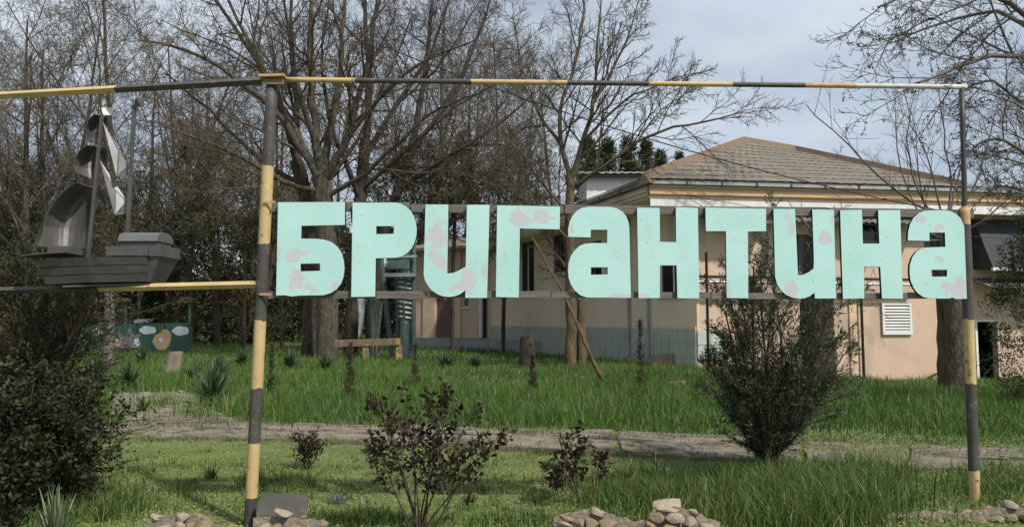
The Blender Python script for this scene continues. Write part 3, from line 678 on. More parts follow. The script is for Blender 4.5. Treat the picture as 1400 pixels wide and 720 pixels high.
def make_building():
    cor = P(953, 470, 26); A = (cor.x, cor.y)
    far = P(672, 470, 44); Bf = (far.x, far.y)
    rt = P(1480, 470, 28.2); C = (rt.x, rt.y)
    b = empty('single_storey_building', (cor.x, cor.y, 0), 'long peach rendered building with brown slate hip roof behind the letters', 'building')
    ZT = 6.15
    # ---- shaded long side
    w = Wall(A, Bf, -.8, ZT)
    holes = [w.rect(711, 328, 730, 403), w.rect(756, 316, 773, 372), w.rect(901, 358, 937, 405), w.rect(800, 330, 822, 385), w.rect(680, 345, 695, 404)]
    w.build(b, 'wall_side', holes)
    for i, h in enumerate(holes): w.window(h, b, 1, 'white' if i in (2, 0, 4) else 'oldwood', i in (0, 2, 4))
    # tiled plinth: two rows of tiles
    tr = w.rect(700, 451, 900, 452); zt = w.uz(953, 452)[1]
    n = 38; tw = w.L/n
    rng = random.Random(7)
    w.box('plinth', (0.0, w.L, -.79, zt+.05), 0, .05, 'tile', b)
    w.box('plinth_band', (0, w.L, zt+.05, zt+.14), 0.002, .06, 'cream', b)
    for r_ in range(3):
        for i in range(n):
            o = rng.uniform(.062, .072); z0 = zt+.04-(r_+1)*.5
            w.box('plinth_tile', (i*tw+.012, (i+1)*tw-.012, z0+.012, z0+.488), .04, o, 'tile', b)
    # drain pipes
    for px in (862, 889):
        u = w.uz(px, 400)[0]; mb = MB(); mb.tube([w.pt(u, ZT, .12), w.pt(u, .4, .12), w.pt(u-.1, .1, .35)], .055, 8); mb.build('drain_pipe', M['gutter'], b)
    # ---- sunlit front
    f = Wall(A, C, -1.2, ZT)
    holes = [f.rect(1160, 298, 1222, 346), f.rect(1262, 302, 1310, 345), f.rect(1332, 437, 1364, 522), f.rect(1070, 320, 1108, 372)]
    f.build(b, 'wall', holes, depth=.3)
    for h in holes[:2]+[holes[3]]: f.window(h, b, 2, 'oldwood', True, depth=.2)
    (ua, za), (ub, _), (_, zb) = f.uz(1327, 300), f.uz(1478, 300), f.uz(1350, 368)
    mb = MB(); mb.hexa([f.pt(ua, zb, .95), f.pt(ub, zb, .95), f.pt(ub, zb, .0), f.pt(ua, zb, .0), f.pt(ua, za, .16), f.pt(ub, za, .16), f.pt(ub, za, .0), f.pt(ua, za, .0)]); recalc(mb.build('porch_roof', M['darkslate'], b))
    f.box('porch_fascia', (ua-.03, ub, zb-.12, zb-.005), .9, 1.0, 'white', b)
    # the open doorway
    u0, u1, z0, z1 = holes[2]; d = empty('doorway', f.pt((u0+u1)/2, z0)); keep(d, b)
    def sub(o): o.parent = d; o.matrix_parent_inverse = Matrix.Translation(-f.pt((u0+u1)/2, z0)); return o
    sub(f.box('door_frame', (u0, u0+.09, z0, z1), -.02, .03, 'white', None)); sub(f.box('door_frame', (u1-.07, u1, z0, z1), -.02, .03, 'white', None)); sub(f.box('door_frame', (u0+.09, u1-.07, z1-.07, z1), -.02, .028, 'white', None))
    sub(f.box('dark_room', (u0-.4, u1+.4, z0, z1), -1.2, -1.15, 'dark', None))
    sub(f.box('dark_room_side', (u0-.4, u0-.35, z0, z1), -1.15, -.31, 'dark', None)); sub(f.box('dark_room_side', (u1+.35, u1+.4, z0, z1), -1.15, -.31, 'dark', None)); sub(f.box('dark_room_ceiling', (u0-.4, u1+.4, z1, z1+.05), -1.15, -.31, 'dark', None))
    sub(f.box('inner_door', (u0+.32, u1-.08, z0+.1, z1-.5), -1.1, -1.06, 'darkslate', None)); sub(f.box('inner_pane', (u0+.38, u1-.14, z0+1.0, z1-.58), -1.06, -1.05, 'glass', None))  # inner door coloured dark to read as shaded
    mb = MB(); p = f.pt(u1-.03, z0+1.05, .05); mb.tube([p-Vector((.06, 0, 0)), p+Vector((.06, 0, 0))], .05, 8); sub(mb.build('handle', M['white'], None))
    # corner quoin strip, plinth patch of tiles coloured paler as sunlit
    zt2 = f.uz(960, 452)[1]; uw = f.uz(988, 470)[0]
    f.box('corner_strip', (0, .12, zt2, ZT), 0, .03, 'cream', b)
    for i in range(2):
        for k in range(2): f.box('plinth_tile', (i*uw/2+.01, (i+1)*uw/2-.01, zt2-.5*(k+1)+.01, zt2-.5*k-.01), 0, .07, 'tile_l', b)
    # pilaster and pipes on the front
    u = f.uz(1176, 460)[0]; mb = MB(); mb.tube([f.pt(u, ZT-.3, .14), f.pt(u, -.7, .14)], .05, 8); mb.build('drain_pipe', M['cable'], b)
    u = f.uz(1169, 460)[0]; f.box('pilaster', (u-.22, u+.06, -1.1, ZT-.01), 0, .06, 'cream', b)
    # louvre grille
    gr = f.rect(1204, 414, 1244, 457); g = empty('vent_grille', f.pt((gr[0]+gr[1])/2, gr[2])); keep(g, b)
    def gs(o): o.parent = g; o.matrix_parent_inverse = Matrix.Translation(-f.pt((gr[0]+gr[1])/2, gr[2])); return o
    gs(f.box('back_plate', gr, .0, .03, 'gutter', None))
    for rr in ((gr[0], gr[0]+.09, gr[2], gr[3]), (gr[1]-.09, gr[1], gr[2], gr[3]), (gr[0]+.09, gr[1]-.09, gr[2], gr[2]+.16), (gr[0]+.09, gr[1]-.09, gr[3]-.08, gr[3])): gs(f.box('frame_bar', rr, .031, .09, 'white', None))
    for i in range(8):
        z = gr[2]+.2+i*(gr[3]-gr[2]-.3)/8; mb = MB(); a, c = gr[0]+.09, gr[1]-.09; hh = .055
        mb.hexa([f.pt(a, z, .10), f.pt(c, z, .10), f.pt(c, z+.01, .035), f.pt(a, z+.01, .035), f.pt(a, z+.015, .10), f.pt(c, z+.015, .10), f.pt(c, z+hh+.02, .035), f.pt(a, z+hh+.02, .035)]); gs(recalc(mb.build('slat', M['white'], None)))
    # horizontal service pipes with a black standpipe
    for k, y in enumerate((379, 386)):
        (u0, z), (u1, _) = f.uz(957, y), f.uz(1250, y); mb = MB(); mb.tube([f.pt(u0-.3, z, .5), f.pt(u1, z-.05, .5)], .05, 8); mb.build('service_pipe', M['cable'] if k == 0 else M['gutter'], b)
    u = f.uz(958, 440)[0]; mb = MB(); mb.tube([f.pt(u, 4.0, .6), f.pt(u, -.5, .6)], .05, 8); mb.build('standpipe', M['cable'], b)
    mb = MB(); pts = [f.pt(f.uz(x, y)[0], f.uz(x, y)[1], .25) for x, y in ((1262, 516), (1272, 511), (1284, 507), (1292, 500), (1296, 480), (1297, 440), (1297, 330))]; mb.tube(pts, .045, 7); mb.build('service_pipe', M['cable'], b)
    mb = MB(); pts = [f.pt(f.uz(x, y)[0], f.uz(x, y)[1], .3) for x, y in ((1255, 521), (1272, 518), (1290, 512), (1299, 500), (1301, 470), (1301, 330))]; mb.tube(pts, .045, 7); mb.build('service_pipe', M['gutter'], b)
    # corrugated awnings over the front
    def awning(px0, px1, py0, out, drop, m='slate_d'):
        (u0, z), (u1, _) = f.uz(px0, py0), f.uz(px1, py0); mb = MB(); n = int((u1-u0)/.06); vs_ = []
        for i in range(n+1):
            u = u0+(u1-u0)*i/n; h = .03*math.sin(i*math.pi/1.0*.5*2) if False else (.03 if i % 4 in (1, 2) else -.02)
            vs_ += [f.pt(u, z+h, .02), f.pt(u, z-drop+h, out)]
        mb.add(vs_, [(2*i, 2*i+2, 2*i+3, 2*i+1) for i in range(n)]); o = mb.build('awning', M[m], b, smooth=True); md = o.modifiers.new('t', 'SOLIDIFY'); md.thickness = .02
    awning(957, 1045, 296, .9, .35); awning(1058, 1250, 290, .9, .45); awning(1326, 1480, 381, 1.1, .4)
    # ---- eaves: gutter, frieze, moulding, white band, on an overhanging box
    e0 = P(887, 247, 25.0); zE = e0.z
    def zat(py): return P(890, py, 25.0).z
    e1 = P(655, 400, 44); e2 = P(1480, 400, 27.2)
    E0, E1, E2 = (e0.x, e0.y), (e1.x, e1.y), (e2.x, e2.y)
    ff = Wall(E0, E2, zat(283), zE); fs = Wall(E0, E1, zat(268), zE)
    mb = MB()
    # soffit deck between the wall heads and the overhanging eaves
    back = Vector((14, 46, 0))
    ins = lambda W, u, k: W.pt(u, 0, -k)
    zs = zat(270)
    mb.hexa([(E0[0]+.05, E0[1]+.05, zs), (E2[0], E2[1]+.05, zs), (22, 44, zs), (E1[0]+.05, E1[1], zs), (E0[0]+.05, E0[1]+.05, zE-.06), (E2[0], E2[1]+.05, zE-.06), (22, 44, zE-.06), (E1[0]+.05, E1[1], zE-.06)])
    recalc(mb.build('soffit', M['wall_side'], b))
    ff.box('frieze', (0, ff.L, zat(270.5), zat(253)), -.02, .02, 'wall', b)
    ff.box('moulding', (0, ff.L, zat(265.5), zat(262)), .022, .10, 'moulding', b)
    ff.box('moulding', (0, ff.L, zat(261.7), zat(259)), .021, .06, 'cream', b)
    ff.box('moulding', (0, ff.L, zat(255.5), zat(252.8)), .022, .08, 'cream', b)
    ff.box('white_band', (0.05, ff.L, zat(283), zat(271)), -.06, .0, 'white', b)
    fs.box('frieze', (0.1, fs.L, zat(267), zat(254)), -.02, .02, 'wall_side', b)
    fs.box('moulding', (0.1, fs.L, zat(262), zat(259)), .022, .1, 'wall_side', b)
    # segmented gutters
    ng = 14
    for W_, nn in ((ff, 13), (fs, 12)):
        for i in range(nn):
            a, c = W_.L*i/nn+.03, W_.L*(i+1)/nn-.03
            W_.box('gutter', (a, c, zat(252.4), zat(247.6)), .06, .24, 'gutter', b)
            W_.box('gutter_bracket', (c, c+.06, zat(253), zat(247)), .04, .26, 'darkmetal', b)
    # ---- roof
    r0 = P(1017, 194, 33.5); r1 = P(1087, 206, 35.2)
    e2r = P(1318, 254, 27.0); bk1 = Vector((r1.x+5, 46, zE)); bk0 = Vector((e1.x+2, 47, zE))
    E0v = ff.pt(-.25, zE, .25); E1v = Vector((e1.x, e1.y, zE)); E2v = ff.pt(on_line(E0, E2, 1312, 255)[0], zE, .25)
    mb = MB(); mb.add([E0v, E2v, r1, r0, E1v, bk0, bk1], [(0, 1, 2, 3), (0, 3, 4), (3, 5, 4), (3, 2, 6, 5), (1, 6, 2)])
    o = mb.build('roof', M['roof'], b); md = o.modifiers.new('t', 'SOLIDIFY'); md.thickness = .08; md.offset = -1
    rr_ = random.Random(3)
    def courses(a0, a1, b0, b1, n, name='slate_course'):
        nrm = (a1-a0).cross(b0-a0).normalized(); nrm = nrm if nrm.z > 0 else -nrm
        for i in range(n):
            t0, t1 = i/n, (i+1)/n+.02; m_ = max(12, int(((a1-a0).length*(1-t0)+(b1-b0).length*t0)/.17)); vs_ = []
            t1 = min(t1, 1)
            for j in range(m_+1):
                u = j/m_; z_ = .009 if j % 2 else -.004; jag = rr_.uniform(-.012, .012)/n*4
                lo = a0.lerp(a1, u).lerp(b0.lerp(b1, u), t0+jag); hi = a0.lerp(a1, u).lerp(b0.lerp(b1, u), t1)
                vs_ += [lo+nrm*(.042+z_+rr_.uniform(0, .012)), hi+nrm*(.03+z_)]
            mb = MB(); mb.add(vs_, [(2*j, 2*j+2, 2*j+3, 2*j+1) for j in range(m_)]); q = mb.build(name, M['roof'], None)
            keep(q, b)
    courses(E0v, E2v, r0, r1, 11); courses(E1v, E0v, r0+(E1v-r0)*.01, r0, 11)
    def cap(a, c, nm='ridge_cap'):
        mb = MB(); d_ = (c-a).normalized(); sd_ = d_.cross(Vector((0, 0, 1))).normalized()*.24; u = Vector((0, 0, .26)); a = a+Vector((0, 0, .0))
        mb.add([a-sd_-u*.6, a+u, a+sd_-u*.6, c-sd_-u*.6, c+u, c+sd_-u*.6], [(0, 1, 4, 3), (1, 2, 5, 4), (0, 2, 1), (3, 4, 5)]); q = mb.build(nm, M['ridge'], b); keep(q, o) if False else None
    cap(E0v, r0); cap(r0, r1); cap(r1, E2v)
    # low flat roof running on to the right
    q0 = on_line(E0, E2, 1312, 255)[0]; mb = MB()
    mb.hexa([ff.pt(q0+.02, zE-.02, .22), ff.pt(ff.L, zE-.02, .22), (26, 40, zE), (16, 40, zE), ff.pt(q0+.02, zE+.08, .22), ff.pt(ff.L, zE+.08, .22), (26, 40, zE+.5), (16, 40, zE+.5)]); recalc(mb.build('flat_roof', M['slate_d'], b))
    # ---- left wing facing the camera, with brown door and concrete platform
    wl0 = P(566, 440, 46.5); wl1 = Vector((Bf[0]+.02, Bf[1], 0))
    L = Wall((wl0.x, wl0.y), (wl1.x, wl1.y), -.5, ZT-.2)
    dr = L.rect(597, 372, 622, 463); wn_ = L.rect(633, 385, 641, 420); wn2 = L.rect(655, 330, 668, 372)
    L.build(b, 'wall', [dr, wn_, wn2]); L.window(wn_, b, 0, 'white'); L.window(wn2, b, 1, 'white')
    dd = empty('service_door', L.pt((dr[0]+dr[1])/2, dr[2])); keep(dd, b)
    def ds(o): o.parent = dd; o.matrix_parent_inverse = Matrix.Translation(-L.pt((dr[0]+dr[1])/2, dr[2])); return o
    ds(L.box('door_leaf', dr, -.12, -.06, 'door', None))
    c0 = L.uz(608, 408); mb = MB(); mb.add([L.pt(c0[0]-.14, c0[1]-.1, -.055), L.pt(c0[0]+.14, c0[1]-.1, -.055), L.pt(c0[0], c0[1]+.16, -.055)], [(0, 1, 2)]); ds(mb.build('warning_triangle', M['yel'], None))
    mb = MB(); c0 = L.uz(600, 437); mb.bar(L.pt(c0[0], c0[1], -.04), L.pt(c0[0]+.14, c0[1], -.04), .04, .04); ds(mb.build('handle', M['darkmetal'], None))
    for (a, c) in ((580, 596), (623, 631)): r_ = L.rect(a, 340, c, 462); L.box('pilaster', (r_[0], r_[1], -.4, ZT-.25), 0, .08, 'cream', b)
    # platform
    pr = L.rect(575, 460, 668, 480); L.box('platform', (pr[0], L.L-.1, -.5, .66), 0.01, 1.4, 'conc2', b)
    r_ = w.rect(672, 455, 740, 480); w.box('platform', (r_[0], r_[1], -.5, .62), .08, 1.2, 'conc2', b)
    mb = MB(); u = L.uz(659, 430)[0]; mb.tube([L.pt(u, 3.2, .12), L.pt(u, .7, .12)], .12, 8); mb.build('drain_pipe', M['white'], b)
    mb = MB(); u = L.uz(664, 430)[0]; mb.tube([L.pt(u, 3.4, .1), L.pt(u, .6, .1)], .09, 8); mb.build('drain_pipe', M['cable'], b)
    # wing roof
    mb = MB(); a, c = L.pt(-.8, ZT-.2, .9), L.pt(L.L+.3, ZT-.15, .9); g_, h_ = L.pt(-.8, ZT+1.2, -6), L.pt(L.L+2, ZT+1.2, -6)
    mb.hexa([a, c, h_, g_, a+Vector((0, 0, .16)), c+Vector((0, 0, .16)), h_+Vector((0, 0, .16)), g_+Vector((0, 0, .16))]); recalc(mb.build('wing_roof', M['roof'], b))
    # closing back walls
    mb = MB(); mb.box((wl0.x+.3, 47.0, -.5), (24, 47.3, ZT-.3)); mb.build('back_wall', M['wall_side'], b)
    mb = MB(); mb.box((C[0]-.2, C[1], -1), (C[0]+.1, 47.3, ZT-.02)); mb.build('end_wall', M['wall'], b)
    # interior partition so that the windows stay dark
    # ---- upper block behind the roof
    q = P(800, 262, 50); u_ = empty('upper_block', (q.x, 50, 0), 'white walled block with corrugated roof rising behind the slate hip roof', 'building')
    x0, x1 = P(797, 250, 50).x, P(893, 250, 50).x; zt = P(800, 239, 50).z
    mb = MB(); mb.box((x0+.25, 50, 0), (x1+3, 56, zt)); mb.build('wall', M['white'], u_)
    mb = MB(); n = 60; vs_ = []
    for i in range(n+1):
        x = x0-.3+(x1+3.3-x0)*i/n; h = .06 if i % 4 in (1, 2) else 0
        vs_ += [(x, 49.3, zt+.02+h), (x, 56.5, zt+1.3+h)]
    mb.add(vs_, [(2*i, 2*i+2, 2*i+3, 2*i+1) for i in range(n)]); o = mb.build('roof', M['whitep'], u_); md = o.modifiers.new('t', 'SOLIDIFY'); md.thickness = .06
    mb = MB(); mb.box((x0-.2, 49.5, zt-.3), (x1+3, 49.62, zt)); mb.build('fascia', M['darkmetal'], u_)
make_building()

# cable sagging across to the building
def make_cable():
    a, c = P(520, 62, 24), P(1330, 296, 24.5); pts = []
    for i in range(41):
        t = i/40; q = a.lerp(c, t); q.z -= 4*.55*t*(1-t); pts.append(q)
    mb = MB(); mb.tube(pts, .02, 6); tag(mb.build('overhead_cable', M['cable']), 'black cable sagging from the bare trees past the slate roof', 'cable')
    a, c = P(885, 255, 25.2), P(1420, 330, 24.6); pts = []
    for i in range(31):
        t = i/30; q = a.lerp(c, t); q.z -= 4*.25*t*(1-t); pts.append(q)
    mb = MB(); mb.tube(pts, .009, 5); tag(mb.build('overhead_cable', M['cable']), 'thin wire strung along the peach cornice of the building', 'cable')
make_cable()

# ------------------------------------------------------------------ green pipe stand, bench, mural, stumps
def gp(px, py, D): p = P(px, py, D); return p
def make_yard():
    D = 33
    z = lambda px: terrain((px-700)/FPX*D, D)
    s = empty('pipe_stand', (P(540, 480, D).x, D, 0), 'green painted pipe stand wound with cable beside the big trunks', 'pipe stand')
    def vp(name, x0, y0, x1, y1, r, m='green_paint', dd=0):
        mb = MB(); mb.tube([P(x0, y0, D+dd), P(x1, y1, D+dd)], r, 8); return mb.build(name, M[m], s)
    vp('pole', 554, 340, 553, 496, .22); vp('pole', 566, 325, 565, 496, .10); vp('pole', 545, 345, 543, 492, .10, dd=.5); vp('pole', 520, 345, 536, 492, .12, dd=1.0)
    vp('pole', 508, 400, 511, 494, .09, dd=.3); vp('pole', 522, 410, 513, 492, .07, dd=.2)
    mb = MB(); mb.bar(P(526, 376, D-.3), P(568, 376, D-.3), .5, .16); mb.build('shelf', M['gutter'], s)
    mb = MB(); mb.bar(P(526, 352, D-.3), P(570, 350, D-.3), .1, .1); mb.build('crossbar', M['gutter'], s)
    mb = MB(); mb.bar(P(530, 360, D-.1), P(560, 360, D-.1), .4, .5); mb.build('tank', M['green_paint'], s)
    pts = []
    for i in range(90):
        t = i/89; q = P(554, 375+60*t, D); a = t*2*math.pi*9
        pts.append((q.x+.26*math.cos(a), q.y+.26*math.sin(a), q.z))
    mb = MB(); mb.tube(pts, .05, 5); mb.build('coiled_hose', M['whitep'], s, smooth=True)
    # dangling grey tarpaulin strip
    mb = MB(); vs_ = []
    for i in range(7):
        t = i/6; y = 395+72*t; hw = (6-4.5*t)*(1 if t else .8); q0, q1 = P(492-hw+2*math.sin(t*4), y, D-.4), P(492+hw+2*math.sin(t*4), y, D-.2+.1*math.sin(t*9)); vs_ += [q0, q1]
    mb.add(vs_, [(2*i, 2*i+1, 2*i+3, 2*i+2) for i in range(6)]); o = mb.build('hanging_cloth', M['gutter'], s, smooth=True); md = o.modifiers.new('t', 'SOLIDIFY'); md.thickness = .03
    # plank barrier
    Db = 30
    b = empty('plank_bench', (P(500, 480, Db).x, Db, 0), 'wooden plank bench with yellow painted end by the trunks', 'bench')
    mb = MB(); mb.bar(P(458, 469, Db), P(547, 466.5, Db), .35, .27); mb.build('seat_plank', M['plank'], b)
    for x, y in ((501, 485), (546, 486)):
        mb = MB(); q = P(x, y, Db); mb.box((q.x-.12, Db-.12, terrain(q.x, Db)-.1), (q.x+.12, Db+.12, P(x, 471, Db).z)); mb.build('leg', M['plank'], b)
    # mural boards
    Dm = 40
    mu = empty('mural_board', (P(190, 480, Dm).x, Dm, 0), 'green painted board fence with clouds and an orange figure', 'mural board')
    def pan(x0, x1, y0, y1, D_, name='panel'):
        a, c = P(x0, y1, D_), P(x1, y0, D_); mb = MB(); mb.box((a.x, D_, a.z-.3), (c.x, D_+.08, c.z)); return mb.build(name, M['mural'], mu)
    pan(155, 187, 442, 480, Dm); pan(187.4, 224, 441.5, 480, Dm+.005); pan(224.4, 259, 441, 480, Dm); pan(100, 154, 444, 482, Dm+.3)
    def shape(name, pts, m, off):
        mb = MB(); n = len(pts); f = [P(x, y, Dm-off) for x, y in pts]; bk = [v+Vector((0, .012, 0)) for v in f]
        mb.add(f+bk, [tuple(range(n)), tuple(range(2*n-1, n-1, -1))]+[(i, (i+1) % n, n+(i+1) % n, n+i) for i in range(n)]); recalc(mb.build(name, M[m], mu))
    def cloud(cx, cy, w, h):
        pts = []
        for i in range(36):
            t = i/36*2*math.pi; r = 1+.14*abs(math.sin(t*2.5)); pts.append((cx+w*r*math.cos(t), cy+h*r*math.sin(t)))
        shape('painted_cloud', pts, 'cloudp', .015)
    cloud(202, 451, 10.5, 5.2); cloud(247, 452, 10.5, 5.8); cloud(133, 453, 7, 4.5)
    shape('painted_star', [(155,468),(163,463),(160,452),(171,460),(178,446),(183,458),(193,455),(187,466),(192,474),(180,476),(172,480),(166,475),(157,474)], 'greyp', .015)
    shape('painted_blob', [(154,465),(160,462),(166,468),(164,473),(155,471)], 'orangep', .03); shape('painted_blob', [(183,463),(189,462),(192,470),(186,474),(182,470)], 'cloudp', .03)
    shape('painted_figure', [(208,467),(212,458),(220,454),(222,450),(229,450),(234,456),(234,464),(231,472),(223,481),(214,476)], 'orangep', .018)
    shape('painted_face', [(216,464),(220,460),(224,465),(220,468)], 'cloudp', .032)
    for x in (172, 259):
        mb = MB(); mb.tube([P(x, 414, Dm+.15), P(x, 484, Dm+.15)], .07, 8); mb.build('post', M['green_paint'], mu)
    mb = MB(); mb.bar(P(131, 412, Dm), P(177, 409.5, Dm), .2, .2); mb.build('top_plank', M['plank'], mu)
    mb = MB(); mb.bar(P(186, 439, Dm+.2), P(205, 438, Dm+.2), .5, .2); mb.build('back_box', M['gutter'], mu)
    mb = MB(); mb.hexa([P(243, 413, Dm-.6), P(262, 412, Dm-.6), P(265, 410, Dm+.8), P(246, 411, Dm+.8), P(246, 407, Dm-.6), P(262, 409, Dm-.6), P(265, 407, Dm+.8), P(248, 405, Dm+.8)]); recalc(mb.build('small_roof', M['darkmetal'], mu))
    # old wooden pole
    q = P(148, 488, 24); mb = MB(); mb.tube([(q.x, 24, -.2), (q.x+.02, 24, 1.3), (P(149, 398, 24).x, 24, 2.7)], [.17, .155, .15], 10)
    tag(mb.build('wooden_pole', M['oldwood']), 'weathered round wooden pole before the mural boards', 'pole')
    # stumps
    def stump(x0, x1, ytop, ybot, label, lean=0, m='stump', flat=.12):
        g = G((x0+x1)/2, ybot); D_ = g.y; r = (x1-x0)/2/FPX*D_; h = P(x0, ytop, D_).z-g.z; rng = random.Random(int(x0)); n = 14
        rt = empty('tree_stump', g, label, 'tree stump'); mb = MB(); vs_ = []
        prof = [(-.15, 1.2), (.1, 1.08), (.5, 1.0), (.97, .93), (1.0, .88)]
        off = [rng.uniform(.9, 1.1) for _ in range(n)]
        for t, k in prof:
            for i in range(n):
                a = 2*math.pi*i/n; vs_.append((g.x+lean*max(t, 0)+r*k*off[i]*math.cos(a), g.y+r*k*off[i]*math.sin(a), g.z+h*t+(flat*r*math.cos(a+1) if t > .9 else 0)))
        mb.add(vs_, [(j*n+i, j*n+(i+1) % n, (j+1)*n+(i+1) % n, (j+1)*n+i) for j in range(4) for i in range(n)]); mb.build('trunk', M[m], rt, smooth=False)
        mb = MB(); mb.add(vs_[-n:], [tuple(range(n))]); mb.build('cut_face', M['cutwood'], rt)
    stump(224, 245, 481, 511, 'grey tree stump standing before the mural boards', .12)
    stump(710, 731, 460, 503, 'dark rough tree stump before the tiled plinth', 0, 'bark_d', .3)
    stump(893, 929, 484, 499, 'wide pale sawn stump beside the building corner')
    stump(906, 938, 521, 531, 'low pale cut stump sunk in the tall grass')
    # leaning pole
    mb = MB(); g = G(826, 527); rng = random.Random(5); pts = []
    a, c = P(728, 322, g.y+1.2), P(827, 527, g.y)
    for i in range(9): q = a.lerp(c, i/8); pts.append(q+Vector((rng.gauss(0, .02), 0, .12*math.sin(i/8*math.pi)+rng.gauss(0, .02))))
    mb.tube(pts, [.02+.045*i/8 for i in range(9)], 7); tag(mb.build('leaning_branch', M['bark_o'], None, True), 'broken orange brown branch leaning down into the tall grass', 'branch')
make_yard()

# ------------------------------------------------------------------ stones along the bed
def rock_variants():
    out = []
    for k in range(9):
        rng = random.Random(100+k); bm = bmesh.new(); bmesh.ops.create_icosphere(bm, subdivisions=2, radius=1)
        pl = [(Vector((rng.gauss(0, 1), rng.gauss(0, 1), rng.gauss(0, 1))).normalized(), rng.uniform(.42, .78)) for _ in range(13)]
        for v in bm.verts:
            for n_, d_ in pl:
                q = v.co.dot(n_)
                if q > d_: v.co -= n_*(q-d_)*.92
            v.co *= 1+rng.gauss(0, .025)
        me = bpy.data.meshes.new('stone'); bm.to_mesh(me); bm.free(); me.materials.append(M['stone2'] if k % 3 == 0 else M['stone']); out.append(me)
    return out
def make_borders():
    var = rock_variants(); rng = random.Random(11)
    def border(prof, D, label, big=()):
        c = P(sum(p[0] for p in prof)/len(prof), 720, D); c.z = 0
        b = empty('stone_border', c, label, 'stone border')
        def place(x, y, sx, sz, dd=0, k=None, rot=None):
            o = bpy.data.objects.new('stone', var[rng.randrange(9) if k is None else k]); COL.objects.link(o)
            q = P(x, y, D+dd); w = sx/FPX*D/2; h = sz/FPX*D/2
            o.location = q-c; o.parent = b; o.scale = (w*1.12, w*rng.uniform(.85, 1.25), h*1.15)
            o.rotation_euler = (rng.uniform(-.2, .2), rng.uniform(-.35, .35) if rot is None else rot, rng.uniform(0, 6.28) if k is None else 0.3)
        # mortar core with a rough top
        mb = MB(); n = len(prof)*4; vs_ = []
        for i in range(n+1):
            x = prof[0][0]+(prof[-1][0]-prof[0][0])*i/n; y = interp(prof, x)+2
            a = P(x, y+rng.uniform(-1.5, 1.5), D-.05); f = P(x, 760, D-.12); bq = P(x, y+rng.uniform(-1.5, 1.5), D+.16); bb = Vector((bq.x, bq.y+.1, -.1))
            f.z = -.12
            vs_ += [f, a, bq, bb]
        fs_ = []
        for i in range(n): q = i*4; fs_ += [(q, q+4, q+5, q+1), (q+1, q+5, q+6, q+2), (q+2, q+6, q+7, q+3)]
        fs_ += [(0, 1, 2, 3), (n*4+3, n*4+2, n*4+1, n*4)]
        mb.add(vs_, fs_); mb.build('mortar', M['mortar'], b)
        x = prof[0][0]+6
        while x < prof[-1][0]-4:
            sx = rng.uniform(17, 34); y = interp(prof, min(x+sx/2, prof[-1][0]))
            if any(abs(x+sx/2-g[0]) < g[2]*.55 for g in big): x += 8; continue
            place(x+sx/2, y+7, sx, rng.uniform(10, 18), rng.uniform(-.03, .1)); x += sx*.86
        yb = 0
        for row in range(3):
            x = prof[0][0]+rng.uniform(0, 10)
            while x < prof[-1][0]-4:
                sx = rng.uniform(15, 30); y = interp(prof, min(x+sx/2, prof[-1][0]))+17+row*13
                if y < 738: place(x+sx/2, y, sx, rng.uniform(11, 17), -.10+rng.uniform(-.02, .02))
                x += sx*.93
        for g in big: place(*g)
    L = 'rubble stone border with pale lumps '
    border([(203, 707), (240, 701), (285, 704), (293, 716), (333, 717)], 5.55, 'short rubble stone border at the foot of the striped left post', [(214, 708, 20, 16, -.02), (249, 707, 19, 15, -.05, 0, -.6), (272, 705, 20, 12, -.02, 3, .5)])
    border([(346, 706), (375, 703), (438, 709)], 5.55, 'rubble stone border in front of the faded metal plate', [(385, 702, 28, 17, -.06, 6, .1)])
    border([(757, 703), (790, 697), (835, 700), (862, 710), (884, 712), (892, 690), (925, 690), (962, 702), (985, 716)], 5.6, 'rubble stone border with one big flat boulder on top', [(910, 692, 52, 20, .02, 6, -.22), (815, 700, 22, 13, -.05, 0, .3), (947, 698, 24, 8, -.03, 3, .1)])
    border([(1185, 715), (1210, 701), (1260, 697), (1310, 698), (1360, 692), (1420, 690)], 5.75, 'long rubble stone border around the foot of the right post', [(1380, 690, 22, 13, -.03, 0, .1), (1400, 692, 20, 12, -.03, 3, .1)])
    # leaning metal plate
    a = [(350, 703), (418, 707), (421.5, 676), (358, 672)]
    f = [P(x, y, 5.66 if i < 2 else 5.80) for i, (x, y) in enumerate(a)]; mb = MB(); bk = [v+Vector((0, .012, -.004)) for v in f]
    mb.hexa([f[0], f[1], bk[1], bk[0], f[3], f[2], bk[2], bk[3]]); tag(recalc(mb.build('metal_plate', M['plate'])), 'faded dark metal plate leaning behind the stones by the left post', 'plate')
make_borders()

# ------------------------------------------------------------------ trees
SIDES = [10, 7, 5, 4, 3, 3]
def tree_from(name, brs, base, label, cat, bark, twig, group=None, trunk_levels=1, sides=SIDES):
    t = empty(name, base, label, cat, group)
    branch_obj('trunk', [b for b in brs if b[0] < trunk_levels], sides, M[bark], t)
    branch_obj('crown', [b for b in brs if b[0] >= trunk_levels], sides, M[twig], t)
    return t
def pathpx(pts): return [P(x, y, d) for x, y, d in pts]

